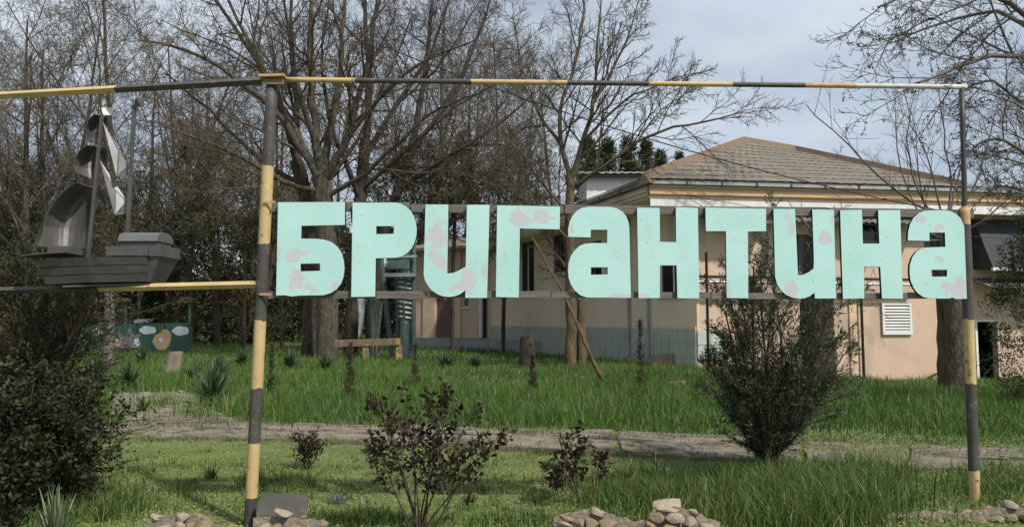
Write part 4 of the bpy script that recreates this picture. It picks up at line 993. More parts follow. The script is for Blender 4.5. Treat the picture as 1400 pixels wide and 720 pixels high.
# big fan-shaped bare tree with two trunks by the sign's left end
def big_trees():
    prm = [dict(n=8, w=.05, t=.02, k=0, s=.5, a=30, r=.5), dict(n=8, w=.06, t=.02, k=9, s=.18, a=42, r=.46, rr=.5),
           dict(n=6, w=.11, t=.025, k=7, s=.15, a=44, r=.5, rr=.55, min=.012), dict(n=4, w=.15, t=.02, k=7, s=.12, a=46, r=.5, rr=.6, min=.009), dict(n=3, w=.18, t=.0, k=3.5, s=.2, a=45, r=.55, rr=.7, min=.0075), dict(n=2, w=.2, t=0, k=0, s=0, a=40, r=.5, end=.5)]
    rng = random.Random(21); D = 31
    brs = []
    limb(rng, pathpx([(447, 500, D), (448, 440, D), (447, 360, D), (444, 290, D), (438, 240, D)]), .46, .38, prm[:1], 0, brs)
    for pts, r in (([(440, 250, D), (432, 190, D+.3), (426, 110, D+.6), (424, 30, D+1), (430, -80, D+1.5)], .24),
                   ([(440, 255, D), (410, 200, D-.5), (372, 150, D-1), (320, 105, D-1.8), (255, 70, D-2.5), (190, 55, D-3)], .17),
                   ([(438, 250, D), (400, 170, D+.3), (360, 100, D+.6), (325, 30, D+1), (290, -60, D+1)], .17),
                   ([(440, 250, D), (470, 200, D-.5), (490, 140, D-1), (505, 70, D-1.6), (525, -20, D-2)], .20),
                   ([(442, 255, D), (452, 180, D+.8), (465, 100, D+1.6), (468, 20, D+2), (475, -70, D+2.5)], .19),
                   ([(438, 262, D), (390, 250, D-1), (330, 215, D-2), (270, 190, D-2.8), (205, 165, D-3.5)], .12),
                   ([(444, 270, D), (500, 235, D-.8), (550, 190, D-1.5), (600, 150, D-2), (650, 130, D-2.5)], .12),
                   ([(432, 200, D+.3), (405, 110, D-.4), (395, 40, D-1), (380, -40, D-1.4)], .14),
                   ([(470, 200, D-.5), (520, 130, D-1.4), (580, 85, D-2), (650, 55, D-2.6)], .11)):
        limb(rng, pathpx(pts), r, r*.25, prm, 1, brs)
    tree_from('bare_tree', brs, P(447, 500, D), 'large bare tree with limbs fanning out above the left letters', 'tree', 'bark', 'twig', trunk_levels=2)
    brs = []; D = 33
    limb(rng, pathpx([(424, 492, D), (425, 430, D), (428, 350, D), (420, 280, D), (405, 220, D)]), .40, .30, prm[:1], 0, brs)
    for pts, r in (([(408, 230, D), (385, 150, D), (350, 80, D+.6), (300, 10, D+1), (270, -50, D+1)], .17), ([(408, 230, D), (405, 140, D+1), (398, 50, D+1.4), (400, -60, D+2)], .18),
                   ([(412, 250, D), (350, 215, D+1), (285, 150, D+1.5), (225, 100, D+2)], .13), ([(420, 280, D), (470, 220, D+1), (520, 130, D+1.6), (560, 30, D+2)], .14)):
        limb(rng, pathpx(pts), r, r*.25, prm, 1, brs)
    tree_from('bare_tree', brs, P(424, 492, D), 'rust stained bare trunk just left of the largest fanning tree', 'tree', 'bark_d', 'twig', trunk_levels=2)
    brs = []; D = 35
    limb(rng, pathpx([(480, 490, D), (482, 420, D), (488, 340, D), (492, 270, D), (500, 190, D)]), .36, .26, prm[:1], 0, brs)
    for pts, r in (([(500, 195, D), (505, 110, D), (498, 20, D), (500, -70, D)], .2), ([(498, 215, D), (545, 140, D+1), (590, 70, D+1), (620, -20, D+1)], .16), ([(494, 260, D), (560, 200, D-1), (620, 150, D-1), (690, 110, D-1)], .12), ([(492, 270, D), (460, 190, D-1), (440, 100, D-1), (450, 0, D)], .14)):
        limb(rng, pathpx(pts), r, r*.25, prm, 1, brs)
    tree_from('bare_tree', brs, P(480, 490, D), 'dark bare tree between the fanning tree and the green pipes', 'tree', 'bark_d', 'twig_g', trunk_levels=2)
    brs = []; D = 36
    limb(rng, pathpx([(506, 490, D), (510, 420, D), (520, 340, D), (545, 260, D), (566, 190, D)]), .34, .22, prm[:1], 0, brs)
    for pts, r in (([(566, 190, D), (580, 110, D), (588, 30, D), (600, -60, D)], .18), ([(560, 210, D), (610, 140, D+1), (650, 60, D+1), (680, -30, D+1)], .15), ([(545, 260, D), (620, 210, D-1), (680, 170, D-1), (740, 120, D-1)], .12)):
        limb(rng, pathpx(pts), r, r*.25, prm, 1, brs)
    tree_from('bare_tree', brs, P(506, 490, D), 'dark bare tree leaning right behind the green pipes', 'tree', 'bark_d', 'twig_g', trunk_levels=2)
big_trees()

# slender forked tree before the building
def fork_tree():
    prm = [dict(n=8, w=.03, t=.0, k=0, s=.5, a=30, r=.5), dict(n=8, w=.05, t=.02, k=12, s=.15, a=40, r=.42, rr=.55, min=.014),
           dict(n=6, w=.09, t=.03, k=9, s=.12, a=38, r=.48, rr=.6, min=.011), dict(n=4, w=.12, t=.03, k=6, s=.15, a=38, r=.5, rr=.7, min=.008), dict(n=3, w=.14, t=.03, k=0, s=.2, a=38, r=.5, end=.5)]
    rng = random.Random(5); D = 25.5; brs = []
    limb(rng, pathpx([(782, 508, D), (781, 450, D), (780, 380, D), (779, 300, D), (778, 240, D)]), .2, .15, prm[:1], 0, brs)
    limb(rng, pathpx([(794, 506, D+.2), (795, 450, D+.3), (794, 410, D+.4)]), .18, .14, prm[:1], 0, brs)
    for pts, r in (([(779, 246, D), (768, 200, D), (766, 150, D), (780, 100, D+.3), (795, 40, D+.5), (800, -30, D+.6)], .10), ([(779, 250, D), (795, 200, D-.3), (812, 140, D-.5), (815, 80, D-.6), (822, 0, D-.6)], .11),
                   ([(784, 255, D), (820, 230, D-.4), (870, 195, D-.8), (920, 175, D-1), (985, 162, D-1.2), (1020, 150, D-1.3)], .08), ([(800, 190, D-.4), (850, 140, D-.8), (900, 115, D-1), (950, 100, D-1.2)], .055),
                   ([(812, 140, D-.5), (840, 90, D-.6), (862, 40, D-.8), (875, -10, D-.8)], .055), ([(768, 200, D), (735, 150, D+.5), (715, 90, D+1), (700, 20, D+1.3)], .07), ([(778, 290, D), (740, 250, D+.5), (715, 215, D+.8), (690, 180, D+1)], .06),
                   ([(780, 330, D), (750, 300, D-.4), (722, 270, D-.6), (700, 240, D-.8)], .05), ([(794, 420, D+.4), (775, 370, D+.6), (750, 330, D+.8), (735, 290, D+1)], .07), ([(870, 195, D-.8), (905, 150, D-.6), (945, 125, D-.5)], .035)):
        limb(rng, pathpx(pts), r, r*.22, prm, 1, brs)
    tree_from('forked_tree', brs, P(785, 508, D), 'slender bare tree with twin orange brown trunks before the tiled plinth', 'tree', 'bark_o', 'twig', trunk_levels=1)
fork_tree()

# tree on the right whose drooping boughs reach in from the edge
def right_tree():
    prm = [dict(n=8, w=.03, t=.0, k=0, s=.5, a=30, r=.5), dict(n=8, w=.06, t=.0, k=13, s=.15, a=46, r=.46, rr=.45, min=.012),
           dict(n=6, w=.12, t=-.02, k=8, s=.15, a=44, r=.46, rr=.6, min=.008), dict(n=5, w=.16, t=-.01, k=5, s=.15, a=44, r=.5, rr=.7, min=.0065), dict(n=4, w=.14, t=.12, k=0, s=.2, a=40, r=.5, end=.6)]
    rng = random.Random(9); D = 15.5; brs = []
    limb(rng, pathpx([(1500, 560, D), (1490, 400, D), (1475, 250, D), (1450, 120, D), (1420, 20, D), (1400, -60, D)]), .24, .12, prm[:1], 0, brs)
    for pts, r in (([(1470, 220, D), (1430, 110, D-.4), (1390, 76, D-.8), (1340, 80, D-1.1), (1290, 100, D-1.4), (1235, 125, D-1.6)], .075), ([(1450, 110, D), (1400, 20, D-.5), (1340, -10, D-1), (1270, -15, D-1.3), (1200, 10, D-1.5)], .07),
                   ([(1480, 300, D), (1430, 190, D+.5), (1385, 130, D+.8), (1345, 110, D+1), (1310, 130, D+1.2)], .06), ([(1430, 60, D), (1380, 20, D+.5), (1330, 20, D+1), (1265, 40, D+1.2), (1215, 60, D+1.2)], .06),
                   ([(1478, 280, D), (1430, 240, D-.4), (1390, 200, D-.8), (1350, 190, D-1), (1320, 215, D-1.2)], .055), ([(1485, 360, D), (1440, 300, D), (1400, 260, D+.4), (1360, 255, D+.6)], .05), ([(1400, -50, D), (1350, -60, D), (1280, -45, D), (1220, -30, D)], .06)):
        limb(rng, pathpx(pts), r, r*.25, prm, 1, brs)
    t = tree_from('drooping_tree', brs, P(1500, 560, D), 'bare tree with drooping budded boughs hanging over the right post', 'tree', 'bark_d', 'twig_g', trunk_levels=1)
    tips = np.array([b[1][-1] for b in brs if b[0] == 4]); nr = np.random.default_rng(3); tips = tips[nr.random(len(tips)) < .16]
    C = np.repeat(tips, 5, 0)+nr.normal(0, .018, (len(tips)*5, 3)); o = link('seed_pods', leaf_mesh('seed_pods', C, nr.normal(size=C.shape), .05, .03, nr), M['bud']); keep(o, t)
right_tree()

# pollarded trunk right of the wall with upright shoots
def pollard():
    prm = [dict(n=6, w=.03, t=.0, k=0, s=.5, a=30, r=.5), dict(n=7, w=.05, t=.02, k=7, s=.25, a=34, r=.5, rr=.5, min=.009), dict(n=5, w=.08, t=.03, k=4, s=.2, a=38, r=.5, rr=.6, min=.007), dict(n=3, w=.1, t=.02, k=0, s=.2, a=38, r=.5, end=.5)]
    rng = random.Random(31); D = 20; brs = []
    limb(rng, pathpx([(1306, 535, D), (1305, 500, D), (1303, 440, D), (1298, 390, D), (1294, 330, D), (1292, 300, D)]), .44, .34, prm[:1], 0, brs)
    for pts, r in (([(1292, 320, D), (1268, 290, D), (1220, 255, D-.4), (1160, 200, D-.7), (1102, 143, D-1)], .045), ([(1292, 320, D), (1255, 260, D+.3), (1240, 190, D+.3), (1250, 130, D+.3)], .035), ([(1294, 320, D), (1300, 250, D), (1290, 180, D), (1282, 120, D)], .035),
                   ([(1294, 320, D), (1330, 260, D), (1350, 200, D), (1365, 140, D)], .04), ([(1293, 330, D), (1260, 300, D-.5), (1225, 200, D-.6), (1240, 150, D-.6)], .03), ([(1294, 330, D), (1345, 300, D-.5), (1380, 270, D-.8)], .035), ([(1294, 330, D), (1275, 240, D-.3), (1262, 200, D-.3), (1240, 165, D-.4)], .03),
                   ([(1296, 380, D), (1345, 395, D-.6), (1370, 430, D-.9), (1380, 490, D-1)], .02), ([(1294, 330, D), (1310, 240, D+.6), (1325, 190, D+.8)], .035), ([(1294, 330, D), (1240, 330, D-.8), (1190, 350, D-1), (1170, 400, D-1)], .025)):
        limb(rng, pathpx(pts), r, r*.25, prm, 1, brs)
    tree_from('pollard_tree', brs, P(1306, 535, D), 'thick grey pollarded trunk with thin upright shoots by the doorway', 'tree', 'bark', 'twig_g', trunk_levels=1)
    # second dark trunk behind the juniper
    brs = []; rng = random.Random(32); D = 18
    limb(rng, pathpx([(1117, 545, D), (1117, 480, D), (1117, 420, D), (1119, 370, D), (1120, 325, D)]), .42, .34, prm[:1], 0, brs)
    for pts, r in (([(1120, 335, D), (1105, 310, D), (1085, 285, D)], .05), ([(1120, 335, D), (1140, 305, D), (1150, 285, D)], .05)): limb(rng, pathpx(pts), r, r*.3, prm, 1, brs)
    tree_from('cut_tree', brs, P(1117, 545, D), 'dark cut back trunk standing behind the tall juniper shrub', 'tree', 'bark_d', 'twig_g', trunk_levels=1)
pollard()

# wood on the left: three kinds of bare trees, copied about
def copy_tree(t, loc, rot, sc, label=None, group=None):
    c = t.copy(); COL.objects.link(c); c.location = loc; c.rotation_euler = (0, 0, rot); c.scale = sc
    if label: c['label'] = label
    if group: c['group'] = group
    for ch in t.children:
        k = ch.copy(); COL.objects.link(k); k.parent = c; k.matrix_parent_inverse = ch.matrix_parent_inverse.copy()
    return c
def wood():
    protos = []
    for k in range(3):
        rng = random.Random(60+k)
        prm = [dict(n=10, w=.05, t=.03, k=[11, 9, 12][k], s=.22, a=[38, 50, 32][k], r=.48, rr=.5, end=.2), dict(n=7, w=.09, t=.05, k=9, s=.15, a=42, r=.5, rr=.55, min=.018),
               dict(n=5, w=.13, t=.04, k=7, s=.12, a=44, r=.5, rr=.6, min=.013), dict(n=3, w=.16, t=.02, k=5, s=.15, a=46, r=.55, rr=.7, min=.010), dict(n=2, w=.2, t=0, k=0, s=.2, a=40, r=.5, end=.5)]
        brs = grow(rng, (0, 0, -.3), (rng.uniform(-.08, .08), 0, 1), [22, 19, 24][k], [.26, .25, .22][k], prm)
        t = empty('bare_tree', (0, 0, 0), '', 'tree')
        branch_obj('trunk', [b for b in brs if b[0] < 1], SIDES, M['bark_d'], t); branch_obj('crown', [b for b in brs if b[0] >= 1], [8, 6, 4, 3, 3, 3], M[['twig', 'twig_g', 'twig_o'][k]], t); protos.append(t)
    rng = random.Random(8); used = [0, 0, 0]
    spots = [(78, 44, 1), (30, 40, 0), (-30, 36, 2), (150, 47, 2), (225, 50, 0), (300, 46, 1), (350, 52, 2), (120, 58, 0), (10, 60, 2), (190, 64, 1), (270, 62, 2), (375, 60, 0), (60, 70, 0), (330, 72, 1), (230, 78, 0), (560, 58, 0), (640, 60, 1), (700, 62, 2), (610, 70, 2), (460, 60, 1), (530, 66, 2), (740, 66, 0), (410, 68, 2), (-60, 45, 1), (50, 52, 2), (205, 56, 1), (590, 50, 1), (660, 54, 2), (770, 60, 2), (1420, 46, 0), (1480, 44, 2)]
    L = ['bare grey brown tree of the wood, seen behind the ship', 'bare spreading tree with grey twigs in the wood left of the building', 'bare upright tree with olive twigs in the wood left of the building']
    for px, D, k in spots:
        x = (px-700)/FPX*D; loc = (x, D, terrain(x, D)); s = rng.uniform(.9, 1.15)
        lab = ['bare tree with brown twigs standing in the wood', 'bare wide spreading tree with grey twigs standing in the wood', 'bare upright tree with olive brown twigs standing in the wood'][k]
        if px > 1300: lab = 'bare tree rising far behind the right end of the building'
        if not used[k]:
            t = protos[k]; t.location = loc; t.rotation_euler.z = rng.uniform(0, 6.28); t.scale = (s, s, s); t['label'] = lab; t['group'] = 'bare trees of the wood'; used[k] = 1
        else: copy_tree(protos[k], loc, rng.uniform(0, 6.28), (s, s, s*rng.uniform(.9, 1.1)), lab, 'bare trees of the wood' if px < 1300 else 'bare trees behind the building')
    t = copy_tree(protos[1], (P(1178, 300, 75).x, 75, 5.5), 1.0, (.75, .75, .75), 'small bushy bare tree showing above the right roof slope', None)
    del t['group']; t.location.z = 0; t.scale = (1.0, 1.0, .9)
wood()

# evergreen masses
def clump_leaves(nr, n, clumps, per_r, up=.3):
    """points gathered on the outside of many small clumps"""
    c = nr.integers(0, len(clumps), n); C0 = clumps[c, :3]; r = clumps[c, 3:4]
    d = nr.normal(size=(n, 3)); d /= np.linalg.norm(d, axis=1, keepdims=True)
    p = C0+d*r*(nr.random((n, 1))**.4); dd = d+np.array([0, 0, up])+nr.normal(0, .35, (n, 3))
    return p, dd
def evergreen(name, base, h, w, label, seed, m='ever', n=9000, leaf=(.22, .09), shape='cone', group=None, cat='tree', ncl=70, clr=.28, up=.3):
    nr = np.random.default_rng(seed); t = empty(name, base, label, cat, group); b = Vector(base)
    cl = []
    for i in range(ncl):
        u = nr.random(); 
        rad = {'cone': (1-u)**.8, 'column': (1-u**3)*.9+.1, 'bush': math.sqrt(max(0, 1-(2*u-1)**2))*.9+.15*(1-u)}[shape]
        a = nr.uniform(0, 6.283); q = math.sqrt(nr.random())
        cl.append((b.x+w*rad*q*math.cos(a), b.y+w*rad*q*math.sin(a), b.z+h*(.04+.94*u), clr*w*nr.uniform(.6, 1.3)*(1.1-.5*u)))
    cl = np.array(cl); p, d = clump_leaves(nr, n, cl, 1, up)
    o = link('crown', leaf_mesh('crown', p, d, leaf[0], leaf[1], nr), M[m]); keep(o, t)
    mb = MB(); mb.tube([(b.x, b.y, b.z-.2), (b.x+.05*w, b.y, b.z+h*.5), (b.x, b.y, b.z+h*.9)], [w*.09, w*.06, w*.02], 7); mb.build('trunk', M['bark_d'], t)
    return t
def greens():
    rng = random.Random(77)
    # understory of dark evergreens under the wood
    i = 0; EP = []
    for (px, D, h, w) in ((20, 48, 9, 3.6), (95, 54, 8, 3.4), (170, 54, 9.5, 3.6), (240, 52, 8.2, 3.2), (295, 57, 10.5, 3.6), (345, 54, 9.0, 3.2), (385, 60, 11, 3.6), (455, 60, 9.5, 3.6), (520, 62, 10, 3.8), (-40, 46, 9.5, 3.6), (590, 62, 10, 3.6), (650, 64, 10, 3.8), (130, 66, 12, 4.2), (215, 70, 12, 4.4), (50, 68, 12, 4.4)):
        x = (px-700)/FPX*D
        if i >= 4: copy_tree(EP[i % 4], (x, D, terrain(x, D)), i*1.7, (w/3.5, w/3.5, h/9)); i += 1; continue
        EP.append(None); EP[-1] = evergreen('evergreen_bush', (x, D, terrain(x, D)), 9, 3.5, 'dark evergreen bush filling the underwood below the bare trees', 300+i, ['ever', 'everb', 'ivy', 'ever'][i % 4], 11000, (.27, .09), 'bush', 'evergreen bushes of the underwood', 'bush', 110, .24); i += 1
    # dark conifers behind the roof
    for k, (px, py, w) in enumerate(((806, 186, 1.9), (832, 190, 2.2), (862, 186, 2.0), (886, 192, 1.7), (905, 205, 1.5), (932, 208, 1.2))):
        D = 62+k; x = (px-700)/FPX*D; zt = P(px, py, D).z
        evergreen('conifer', (x, D, .3), zt-.3, w*2.1, 'dark green conifer rising behind the corrugated roofed block', 400+k, 'ever', 9000, (.40, .10), 'cone', 'conifers behind the roofs', 'tree', 330, .15, .7)
    # dense olive tangle above the letters
    tangle_specs = ((560, 250, 37, 3.4, 2.6), (620, 235, 38, 3.6, 2.8), (690, 255, 39, 3.0, 2.6))
    prm = [dict(n=7, w=.22, t=-.02, k=6, s=.1, a=50, r=.6, rr=.6, min=.014), dict(n=6, w=.25, t=-.02, k=6, s=.1, a=55, r=.6, rr=.7, min=.011), dict(n=4, w=.3, t=0, k=0, s=.1, a=50, r=.5, end=.6)]
    TG = []
    for k, (px, py, D, rx, rz) in enumerate(tangle_specs):
        rg = random.Random(500+k); c = P(px, py, D); brs = []
        stem = [(c.x, D, -6.), (c.x+rg.uniform(-.3, .3), D, c.z*.5), (c.x, D, c.z-rz*.6)]
        limb(rg, stem, .12, .09, [dict(k=0)], 0, brs)
        for i in range(130):
            a = rg.uniform(0, 6.28); u = rg.uniform(-1, 1); q = math.sqrt(1-u*u)*rg.random()**.4
            p0 = (c.x+rx*q*math.cos(a), D+1.6*q*math.sin(a), c.z+rz*u*rg.random()**.3)
            sub = []; grow(rg, p0, (rg.gauss(0, 1), rg.gauss(0, .6), rg.gauss(0, .5)), rg.uniform(1.2, 2.6), .022, prm[:2] if rg.random() < .5 else prm, 0, sub)
            brs += [(l+1, a_, b_) for l, a_, b_ in sub]
        t = tree_from('tangled_tree', brs, (c.x, D, 0), 'dense tangle of olive brown creeper stems above the left letters', 'tree', 'bark_d', 'twig_o', 'tangled creeper trees', sides=[7, 4, 3, 3])
        nr = np.random.default_rng(520+k); mid = np.array([b[1][len(b[1])//2] for b in brs if b[0] > 0]); C = np.repeat(mid, 2, 0)[:2600]; C = C+nr.normal(0, .12, C.shape)
        keep(link('leaves', leaf_mesh('leaves', C, nr.normal(size=C.shape), .15, .09, nr), M['ivy']), t); TG.append((t, c.z))
    for k, (px, py, D, sc) in enumerate(((330, 262, 43, 1.1), (262, 240, 46, 1.25), (190, 285, 48, 1.1), (100, 260, 50, 1.2), (20, 280, 46, 1.2), (385, 290, 45, .9))):
        t, cz = TG[k % 3]; z = P(px, py, D).z; copy_tree(t, ((px-700)/FPX*D, D, z-cz*sc), k*2.1, (sc, sc*.8, sc), 'olive brown creeper tangle among the bare trees left of the letters', 'creeper tangles in the wood')
    # evergreen at the right edge
    D = 14; x = (1416-700)/FPX*D; evergreen('evergreen_bush', (x, D, 0), P(1400, 285, D).z, .85, 'dark evergreen at the end of the building by the ragged awning', 610, 'ever', 16000, (.07, .02), 'column', None, 'bush', 110, .3)
greens()

# far wood that reads as one dark mass
def far_wood():
    nr = np.random.default_rng(9); n = 42000; X = nr.uniform(-110, 70, n); Y = nr.uniform(84, 100, n)
    H = 9+3*np.sin(X*.21)+2*np.sin(X*.53+1); Z = nr.random(n)**.8*H; C = np.stack([X, Y, Z], 1)
    o = link('far_wood', leaf_mesh('far_wood', C, nr.normal(size=C.shape)+[0, 0, .5], 1.1, .45, nr), M['everb']); tag(o, 'dark mass of distant woodland behind the bare trees', 'wood', kind='stuff')
far_wood()

# ------------------------------------------------------------------ shrubs and plants near by
def shrub(name, base, stems, prm, label, cat, leafm, leaf, per, seed, stemm='stem', leaf_levels=(2, 3), spread=.02, group=None, outw=.5, bend=.25, sides=[6, 5, 4, 3]):
    rg = random.Random(seed); nr = np.random.default_rng(seed); brs = []
    for (d, L, r) in stems(rg): grow(rg, (base[0]+rg.gauss(0, .03), base[1]+rg.gauss(0, .03), base[2]-.03), d, L, r, prm, 0, brs)
    t = empty(name, base, label, cat, group)
    branch_obj('stems', brs, sides, M[stemm], t)
    C, Dd = [], []
    for lev, pts, rad in brs:
        if lev in leaf_levels:
            for i in range(per):
                k = rg.random()*(len(pts)-1); j = int(k); f = k-j; p = [pts[j][c]*(1-f)+pts[j+1][c]*f for c in range(3)]; q = [pts[j+1][c]-pts[j][c] for c in range(3)]
                C.append(p); Dd.append(q)
    C = np.array(C)+nr.normal(0, spread, (len(C), 3)); Dd = np.array(Dd); Dd /= np.linalg.norm(Dd, axis=1, keepdims=True)+1e-9; Dd = Dd+nr.normal(0, outw, Dd.shape)
    keep(link('foliage', leaf_mesh('foliage', C, Dd, leaf[0], leaf[1], nr, bend), M[leafm]), t)
    return t
def near_plants():
    # dark red rose bush in front
    prm = [dict(n=7, w=.07, t=.03, k=4.5, s=.45, a=30, r=.42, rr=.6, min=.003), dict(n=4, w=.12, t=.02, k=3, s=.3, a=40, r=.5, rr=.6, min=.0025), dict(n=3, w=.15, t=0, k=0, s=.2, a=40, r=.5)]
    b = G(578, 735)
    def rs(rg): return [((math.sin(a)*k, rg.uniform(-.25, .25), 1), L, .009) for a, k, L in ((-.9, .75, .72), (-.5, .55, .95), (-.2, .4, 1.0), (0, .3, 1.05), (.3, .4, .98), (.5, .5, .95), (.8, .62, .95), (1.0, .85, .88), (-.7, .3, .9), (.1, .6, .6), (1.2, .75, .75))]
    shrub('rose_bush', b, rs, prm, 'dark red leaved rose bush in front of the path', 'bush', 'rose', (.050, .034), 7, 41, spread=.022, leaf_levels=(1, 2), outw=.9)
    def rs2(rg): return [((rg.uniform(-.35, .35), rg.uniform(-.3, .3), 1), rg.uniform(.25, .42), .006) for _ in range(8)]
    prs = [dict(n=5, w=.08, t=.02, k=4, s=.3, a=24, r=.45, rr=.6, min=.002), dict(n=3, w=.1, t=.03, k=2, s=.3, a=30, r=.5, rr=.7, min=.002), dict(n=2, w=.1, t=0, k=0, s=.2, a=40, r=.5)]
    shrub('small_shrub', G(420, 641), rs2, prs, 'small dark upright shrub on the lawn right of the left post', 'bush', 'rose', (.045, .022), 6, 42, leaf_levels=(1, 2), outw=.5)
    def rs3(rg): return [((-.7, 0, .8), .5, .008), ((-.4, .1, 1), .6, .008), ((0, .1, 1), .62, .007), ((.15, -.1, 1), .5, .007), ((-.9, .1, .7), .42, .006), ((-.25, 0, 1), .5, .006)]
    shrub('rose_bush', G(800, 692), rs3, prm, 'sparse dark red rose bush behind the rubble stones', 'bush', 'rose', (.045, .032), 7, 43, leaf_levels=(1, 2), spread=.015, outw=.9)
    # silver leaved plant
    def sil(base, label, n, s, seed):
        nr = np.random.default_rng(seed); t = empty('silver_plant', base, label, 'plant'); C = np.array(base)[None]+nr.normal(0, .05*s, (n, 3))*[1.3, 1, .2]; D = nr.normal(0, .5, (n, 3))+[0, 0, 1]
        keep(link('leaves', leaf_mesh('leaves', C, D, .12*s, .018*s, nr), M['silver']), t)
    sil(G(461, 688), 'small silvery leaved plant on the lawn beside the rose bush', 110, .62, 5); sil(G(505, 690), 'tiny silvery sprout between the silver plant and rose bush', 40, .5, 6)
    # dark evergreen shrub at the left edge
    prm4 = [dict(n=8, w=.07, t=.03, k=10, s=.08, a=42, r=.40, rr=.55, min=.004), dict(n=5, w=.12, t=.05, k=8, s=.1, a=42, r=.45, rr=.6, min=.003), dict(n=4, w=.16, t=.03, k=0, s=.1, a=42, r=.5)]
    b = P(8, 700, 6.9); b.z = 0
    def ls(rg): return [((rg.gauss(.03, .15), rg.gauss(0, .2), 1), rg.uniform(1.8, 3.0), .02) for _ in range(14)]
    shrub('evergreen_shrub', b, ls, prm4, 'big dark evergreen shrub under the steel ship', 'bush', 'everb', (.044, .011), 28, 45, spread=.03, leaf_levels=(1, 2), outw=.7)
    b2 = P(78, 705, 6.4); b2.z = 0
    def ls2(rg): return [((rg.gauss(.02, .26), rg.gauss(0, .25), 1), rg.uniform(.6, 1.2), .012) for _ in range(12)]
    shrub('leafy_shrub', b2, ls2, prm4, 'lower dark leafy shrub spreading toward the lawn beneath the ship', 'bush', 'evers', (.045, .027), 6, 46, spread=.03, leaf_levels=(1, 2), outw=.8)
    b2 = P(10, 715, 6.0); b2.z = 0
    shrub('leafy_shrub', b2, ls2, prm4, 'dark leafy shrub at the foot of the big evergreen shrub', 'bush', 'evers', (.045, .026), 9, 47, spread=.03, leaf_levels=(1, 2), outw=.8)
    # iris-like clump
    def strap(name, base, n, L, w, m, label, seed, cat='plant', lean=.55, group=None, up=1.0):
        rg = random.Random(seed); t = empty(name, base, label, cat, group); mb = MB(); tint = []
        for i in range(n):
            a = rg.uniform(0, 6.28); l = L*rg.uniform(.6, 1.1); ln = abs(rg.gauss(0, lean)); d = Vector((math.cos(a)*ln, math.sin(a)*ln, up)).normalized(); s_ = Vector((-math.sin(a), math.cos(a), 0))
            p = Vector(base)+Vector((rg.gauss(0, .02), rg.gauss(0, .02), 0)); v = []; k = 4
            for j in range(k+1):
                f = j/k; ww = w*(1-f**2)*.5+.001; v += [p-s_*ww, p+s_*ww]; p = p+d*(l/k); d = (d+Vector((0, 0, -.09*lean*2))).normalized()
            mb.add(v, [(2*j, 2*j+1, 2*j+3, 2*j+2) for j in range(k)]); tint += [rg.random()]*len(v)
        o = mb.build('leaves', M[m], t); a_ = o.data.attributes.new('tint', 'FLOAT', 'POINT'); a_.data.foreach_set('value', tint); return t
    b = P(75, 728, 5.6); b.z = terrain(b.x, b.y); strap('iris_clump', b, 46, .42, .022, 'iris', 'pale green strap leaved clump at the foot of the dark shrub', 51, lean=.5)
    # yuccas
    for k, (px, py, s) in enumerate(((290, 554, .62), (178, 530, .5), (264, 526, .48), (396, 503, .55), (330, 500, .5), (195, 497, .5), (445, 505, .45), (300, 512, .4), (610, 505, .5), (650, 503, .4))):
        g = G(px, py); lab = ['large dark spiky yucca beside the side path', 'dark yucca before the mural board', 'grey green yucca between the stump and the largest yucca', 'yucca in the tall grass left of the big trunks', 'small yucca behind the largest yucca', 'yucca at the foot of the mural board', 'yucca beneath the largest fanning tree', 'small yucca right of the grey stump', 'yucca in the grass before the brown door', 'small yucca right of the one before the door'][k]
        t = strap('yucca', (g.x, g.y, g.z+.02), 110, s*1.35, .055, 'yucca', lab, 70+k, lean=.9, up=.75)
    # thin young cypresses in the meadow
    for k, (px, yt, yb, w) in enumerate(((477, 470, 551, .13), (567, 470, 528, .12), (370, 470, 545, .09), (728, 480, 545, .09), (877, 440, 548, .12), (1262, 415, 515, .22))):
        g = G(px, yb); h = P(px, yt, g.y).z-g.z
        lab = ['thin dark young cypress right of the left post', 'thin young cypress rising behind the rose bush', 'faint thin young cypress close to the left post', 'thin young cypress beside the dark rough stump', 'thin brown young cypress before the building corner', 'slim young cypress before the wall by the vent grille'][k]
        evergreen('young_cypress', (g.x, g.y, g.z), h, w, lab, 700+k, 'everb', 600, (.095, .015), 'cone', None, 'tree', 110, .25, 2.0)
    # tall juniper shrub on the right
    prj = [dict(n=9, w=.06, t=.022, k=14, s=.06, a=34, r=.34, rr=.5, min=.004), dict(n=5, w=.09, t=.07, k=8, s=.1, a=36, r=.42, rr=.6, min=.003), dict(n=3, w=.1, t=.05, k=0, s=.1, a=40, r=.5)]
    b = G(1052, 640)
    def js(rg): return [((dx, rg.uniform(-.2, .2), 1), L, .022) for dx, L in ((0, 2.7), (-.1, 2.2), (.1, 2.3), (-.24, 2.0), (.24, 2.2), (.4, 1.8), (-.36, 1.75), (-.2, 2.1), (.52, 1.6), (-.5, 1.3), (.32, 2.0), (.72, 1.15), (-.72, .8), (.15, 1.3), (-.3, 1.2))]
    shrub('juniper_shrub', b, js, prj, 'tall feathery dark juniper shrub before the peach wall', 'bush', 'junip', (.046, .0105), 20, 48, spread=.016, leaf_levels=(1, 2), outw=.45)
    # weeds on the lawn and the path
    for k, (px, py, s, lab) in enumerate(((288, 655, .13, 'leafy weed rosette on the lawn left of the post'), (195, 562, .3, 'tall weed sprouting from the broken side path'), (140, 712, .16, 'broad weed at the edge of the dark shrub'), (640, 690, .12, 'reddish weed at the foot of the rose bush'))):
        g = G(px, py); strap('weed', (g.x, g.y, g.z+.01), 26, s, s*.16, 'rose' if k == 3 else 'tall', lab, 90+k, lean=.7)
near_plants()

